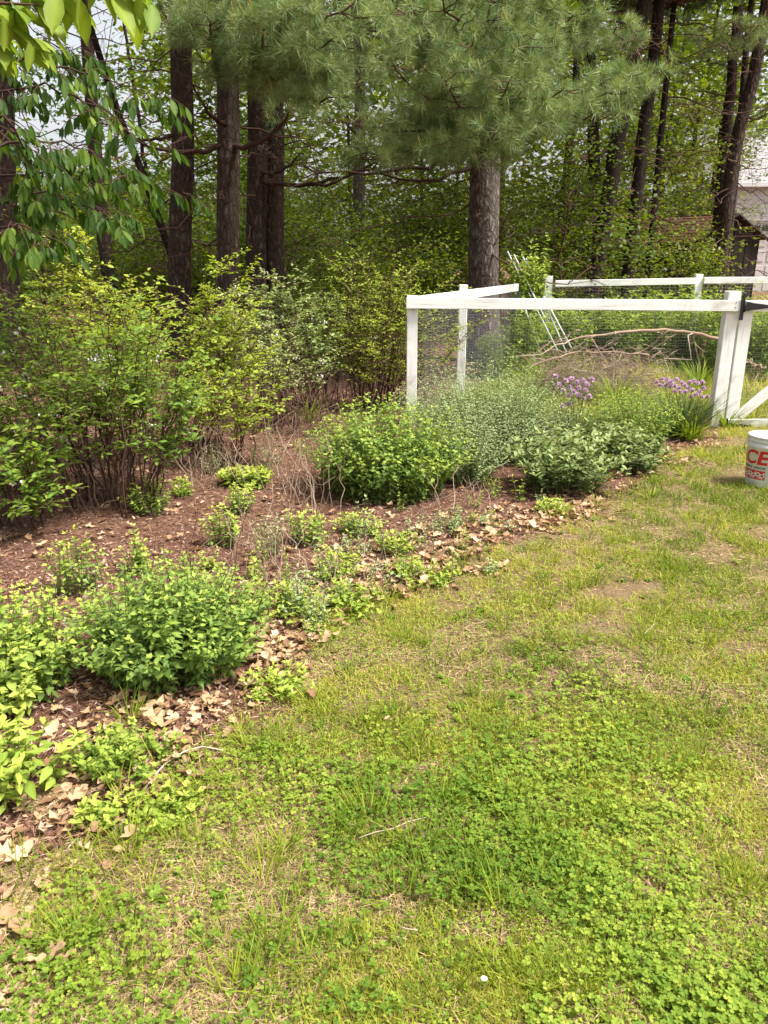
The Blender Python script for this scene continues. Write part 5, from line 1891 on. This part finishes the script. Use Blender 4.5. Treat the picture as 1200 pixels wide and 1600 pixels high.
# garden grass inside the fence
def garden_grass():
    n = 26000
    x, y = U(0.3, 7.5, n), U(7.6, 13.5, n)
    k = inside(GARDEN, x, y)
    x, y = x[k], y[k]
    n = len(x)
    pos = np.stack([x, y, gz(x, y) - 0.005], -1)
    L = U(0.08, 0.30, n) * (0.6 + fbm(x * 1.2, y * 1.2, 2))
    tn = np.clip(0.3 + (fbm(x * 0.9 + 3, y * 0.9, 2) - 0.5) * 1.4 + rng.normal(size=n) * 0.2 + 0.25 * np.exp(-((y - 9.2) / 0.8) ** 2), 0, 1)
    Bag().scatter(BLADE_S[2], pos, frames(sph(U(0, 6.28, n), np.clip(rng.normal(size=n) * 0.3 + 1.0, 0.2, 1.5)), rng.normal(size=n) * 0.4), np.stack([U(0.006, 0.010, n), L, L], -1), tn).obj('rough_grass', M['grass'], None, kind='stuff')['label'] = 'rough grass growing inside the fenced garden'


garden_grass()


# ------------------------------------------------------------------ dead leaves, needles, mulch chips
def oak_leaf(seed):
    r = np.random.default_rng(seed)
    ys_ = np.array([0.0, 0.12, 0.22, 0.34, 0.45, 0.58, 0.68, 0.82, 0.92, 1.0])
    ws = np.array([0.015, 0.10, 0.06, 0.24, 0.13, 0.32, 0.17, 0.22, 0.12, 0.02]) * r.uniform(0.8, 1.15, 10)
    cu, tw = r.uniform(-0.7, 0.9), r.uniform(-0.6, 0.6)
    V, T = [], []
    for k, (y, w) in enumerate(zip(ys_, ws)):
        z = cu * (y - 0.5) ** 2 * 1.5 + tw * 0.1 * y
        lift = r.uniform(-0.05, 0.26) * w / 0.3
        V += [(-w, y + 0.03, z + lift), (0, y, z), (w, y + 0.03, z + lift + r.uniform(-0.03, 0.06))]
        if k:
            a, b = 3 * k - 3, 3 * k
            T += [(a, a + 1, b + 1), (a, b + 1, b), (a + 1, a + 2, b + 2), (a + 1, b + 2, b + 1)]
    return np.array(V), np.array(T)


OAK = [oak_leaf(s) for s in range(6)]


def coarse(tpl, rows):
    V = np.concatenate([tpl[0][3 * r:3 * r + 3] for r in rows])
    T = []
    for k in range(1, len(rows)):
        a, b = 3 * k - 3, 3 * k
        T += [(a, a + 1, b + 1), (a, b + 1, b), (a + 1, a + 2, b + 2), (a + 1, b + 2, b + 1)]
    return V, np.array(T)


OAK_FAR = [coarse(o, [0, 3, 4, 5, 7, 9]) for o in OAK]


def litter():
    # a belt of oak leaves along the lawn's edge, sparser over the mulch
    k = 60000
    y = 1.05 * (9.5 / 1.05) ** U(0, 1, k)
    x = U(-0.62, 0.62, k) * (y + 0.4)
    d = lawn_depth(x, y)
    dens = np.where(d > 0, np.exp(-(d / 0.10) ** 2) * 0.6, np.exp(-(np.maximum(-d - 0.14, 0) / 0.38) ** 2))
    dens = np.where(d < -0.5, np.maximum(dens, 0.10), dens)
    dens = dens * np.clip((fbm(x * 2.4 + 1, y * 2.4, 2) - 0.25) * 2.6, 0.1, 1) * np.clip(0.35 + (y - 1.5) * 0.25, 0.35, 1)
    ok = (U(0, 1, k) < dens * 0.85) & ~inside(GARDEN, x, y)
    x, y = x[ok], y[ok]
    n = len(x)
    pos = np.stack([x, y, gz(x, y) + U(0.004, 0.03, n)], -1)
    R = frames(sph(U(0, 6.28, n), U(-0.22, 0.25, n)), rng.normal(size=n) * 0.3)
    s = U(0.028, 0.080, n) * np.clip(0.6 + y * 0.1, 0.7, 1)
    b = Bag()
    w = rng.integers(0, 6, n)
    for q in range(6):
        kk = w == q
        b.scatter(OAK_FAR[q], pos[kk], R[kk], s[kk], U(0.05, 1, kk.sum()) ** 1.05 * 0.97)
    b.obj('leaf_litter', M['litter'], None, kind='stuff')['label'] = 'tan oak leaf litter along the lawn edge'
    # larger leaves one can pick apart
    spots = [(45, 1345, 0.115, 0.8), (78, 1372, 0.10, 0.65), (100, 1338, 0.09, 0.7), (112, 1300, 0.12, 0.3), (10, 1368, 0.10, 0.95), (110, 1362, 0.08, 0.6), (285, 1148, 0.16, 0.5), (262, 1168, 0.12, 0.45), (330, 1122, 0.12, 0.65),
             (92, 1150, 0.13, 0.8), (68, 1172, 0.11, 0.85), (62, 1490, 0.12, 0.3), (45, 1525, 0.11, 0.6), (30, 1475, 0.10, 0.35), (80, 1540, 0.09, 0.5), (22, 1440, 0.09, 0.5), (428, 1022, 0.12, 0.95), (378, 1078, 0.13, 0.8),
             (395, 1045, 0.11, 0.6), (410, 1000, 0.1, 0.5), (350, 1105, 0.1, 0.35), (217, 1245, 0.1, 0.15), (300, 1240, 0.09, 0.5), (95, 1265, 0.1, 0.75), (215, 825, 0.12, 0.55), (240, 772, 0.14, 0.4), (560, 900, 0.1, 0.9), (575, 868, 0.1, 0.95),
             (590, 830, 0.12, 0.85), (610, 815, 0.11, 0.6), (640, 845, 0.12, 0.8), (665, 832, 0.12, 0.95), (690, 858, 0.11, 0.9), (715, 840, 0.12, 0.9), (640, 880, 0.1, 0.6), (560, 850, 0.1, 0.4), (600, 885, 0.1, 0.7), (530, 880, 0.1, 0.6),
             (740, 815, 0.1, 0.7), (770, 800, 0.1, 0.6), (800, 820, 0.1, 0.8), (745, 845, 0.11, 0.85), (500, 920, 0.1, 0.8), (470, 945, 0.1, 0.7), (505, 870, 0.1, 0.55), (1005, 745, 0.1, 0.95), (985, 760, 0.08, 0.7), (600, 1130, 0.04, 0.9),
             (145, 1255, 0.10, 0.4), (25, 1290, 0.1, 0.6)]
    meshes = [[raw_mesh('dead_leaf', OAK[q][0], OAK[q][1], np.full(len(OAK[q][0]), tv), M['litter']) for tv in (0.15, 0.4, 0.6, 0.8, 0.95)] for q in range(6)]
    for i, (u, v, sz, tv) in enumerate(spots):
        sz, tv = sz * (0.62 if v < 1100 and v > 780 else 0.85), tv * 0.85
        p = on(G(u, v), 0.022)
        o = bpy.data.objects.new('dead_leaf', meshes[i % 6][int(min(4, tv * 5))])
        a = U(0, 6.28)
        R = frames(np.array([[math.cos(a), math.sin(a), U(-0.1, 0.25)]]), np.array([U(-0.3, 0.3)]))[0] * sz
        m = np.eye(4)
        m[:3, :3] = R
        m[:3, 3] = p
        o.matrix_basis = Matrix(m.tolist())
        C.objects.link(o)
        tag(o, ('big ' if sz > 0.095 else 'small ') + ('brown' if tv < 0.4 else 'tan' if tv < 0.68 else 'pale') + ' dead oak leaf lying close to ' + mark_at(u, v), 'leaf', 'dead oak leaves at the bed edge')
    # fallen pine needles and mulch fibres
    k = 130000
    y = 1.05 * (11 / 1.05) ** U(0, 1, k)
    x = U(-0.62, 0.62, k) * (y + 0.4)
    d = lawn_depth(x, y)
    ok = (d < U(-0.25, 0.08, k)) & (U(0, 1, k) < 0.75) & ~inside(GARDEN, x, y)
    x, y = x[ok], y[ok]
    n = len(x)
    pos = np.stack([x, y, gz(x, y) + U(0.001, 0.014, n)], -1)
    L = U(0.03, 0.09, n)
    Bag().scatter((np.array([(-0.5, 0, 0), (0.5, 0, 0), (0, 1, 0.0)], float), np.array([(0, 1, 2)])), pos, frames(sph(U(0, 6.28, n), U(-0.12, 0.2, n)), U(-0.7, 0.7, n)), np.stack([U(0.0016, 0.0032, n) * (0.7 + 0.12 * y), L, L], -1),
                  U(0, 1, n) ** 1.3).obj('needle_mulch', M['needle_litter'], None, kind='stuff')['label'] = 'red brown pine needles over the mulch bed'
    tb = Bag()
    for _ in range(700):
        yy = 2.0 * (8.5 / 2.0) ** U()
        xx = U(-0.6, 0.5) * (yy + 0.4)
        dd = float(lawn_depth(np.array([xx]), np.array([yy]))[0])
        if dd > -0.08 or (xx > 0.4 and yy > 7.3):
            continue
        a, Lt = U(0, 6.28), U(0.05, 0.2)
        q0 = on([xx, yy, 0], U(0.004, 0.03))
        q1 = on([xx + math.cos(a) * Lt, yy + math.sin(a) * Lt, 0], U(0.004, 0.09))
        tb.tube(curve_pts(q0, q1, 5, -0.05, 0.25), np.linspace(0.002, 0.0009, 5), 3, U(0, 0.8))
    tb.obj('twig_litter', M['dead_wood'], None, kind='stuff')['label'] = 'dry twigs strewn over the mulch bed'
    kk = rng.choice(n, min(n, 24000), replace=False)
    m = len(kk)
    Ls = U(0.015, 0.05, m)
    Bag().scatter(DIAM, pos[kk] + np.stack([np.zeros(m), np.zeros(m), U(0.0, 0.012, m)], -1), frames(sph(U(0, 6.28, m), U(-0.35, 0.4, m)), U(-0.9, 0.9, m)), np.stack([U(0.006, 0.016, m), Ls, Ls], -1), U(0, 1, m) ** 1.2).obj('mulch_shreds', M['shred'], None, kind='stuff')['label'] = 'shredded bark mulch in brown and grey over the bed'
    # pale chips
    ok = U(0, 1, n) < 0.09
    m = ok.sum()
    Bag().scatter(DIAM, pos[ok] + [0, 0, 0.006], frames(sph(U(0, 6.28, m), U(-0.2, 0.3, m)), U(-0.6, 0.6, m)), U(0.008, 0.022, m), U(0.5, 1, m)).obj('mulch_chips', M['straw'], None, kind='stuff')['label'] = 'small pale chips scattered on the mulch'
    # straw patch, bottom left
    n = 5200
    c = G(15, 1430)
    px_ = c[0] + rng.normal(size=n) * 0.10
    py_ = c[1] + rng.normal(size=n) * 0.085
    px2, py2 = G(90, 1255)[0] + rng.normal(size=1200) * 0.045, G(90, 1255)[1] + rng.normal(size=1200) * 0.04
    px_, py_ = np.r_[px_, px2], np.r_[py_, py2]
    n = len(px_)
    pos = np.stack([px_, py_, gz(px_, py_) + U(0.002, 0.022, n)], -1)
    L = U(0.025, 0.075, n)
    Bag().scatter(BLADE_S[1], pos, frames(sph(U(0, 6.28, n), U(-0.1, 0.3, n)), U(-0.7, 0.7, n)), np.stack([U(0.0009, 0.002, n), L, L], -1), U(0.1, 1, n)).obj('straw', M['straw'], None, kind='stuff')['label'] = 'matted dry straw in the near left corner'


litter()

# pale twig on the lawn edge, thin sticks in the lawn
tw = np.array([on(G(u, v), h) for (u, v, h) in [(222, 1246, 0.012), (240, 1226, 0.02), (262, 1207, 0.03), (290, 1193, 0.04), (318, 1188, 0.05), (350, 1190, 0.045)]])
tag(Bag().tube(tw, np.linspace(0.004, 0.002, 6), 6, 1.0, cap=True).obj('twig', M['dead_wood']), 'pale bent twig lying across the lawn edge', 'twig')
for (a, b, lab) in [((560, 1322), (665, 1290), 'thin straight straw stick lying in the left half of the lawn'), ((1005, 1000), (1022, 984), 'short pale stick in the lawn'), ((625, 1462), (652, 1470), 'tiny pale chip of wood in the near lawn')]:
    p, q = on(G(*a), 0.03), on(G(*b), 0.035)
    tag(Bag().tube(curve_pts(p, q, 5, 0, 0.1), 0.0016, 5, 0.9, cap=True).obj('twig', M['dead_wood']), lab, 'twig', 'sticks on the lawn')
# a pale fallen petal
pc = on(G(755, 1555), 0.045)
aa = np.arange(9) * 2 * math.pi / 9
V = np.concatenate([[[0, 0, 0.001]], np.stack([np.cos(aa) * 0.0075, np.sin(aa) * 0.0075, np.full(9, 0.0025)], -1)]) + pc
tag(Bag().add(V, [(0, 1 + j, 1 + (j + 1) % 9) for j in range(9)]).obj('petal', M['flower']), 'round cream petal lying on the clover', 'petal')
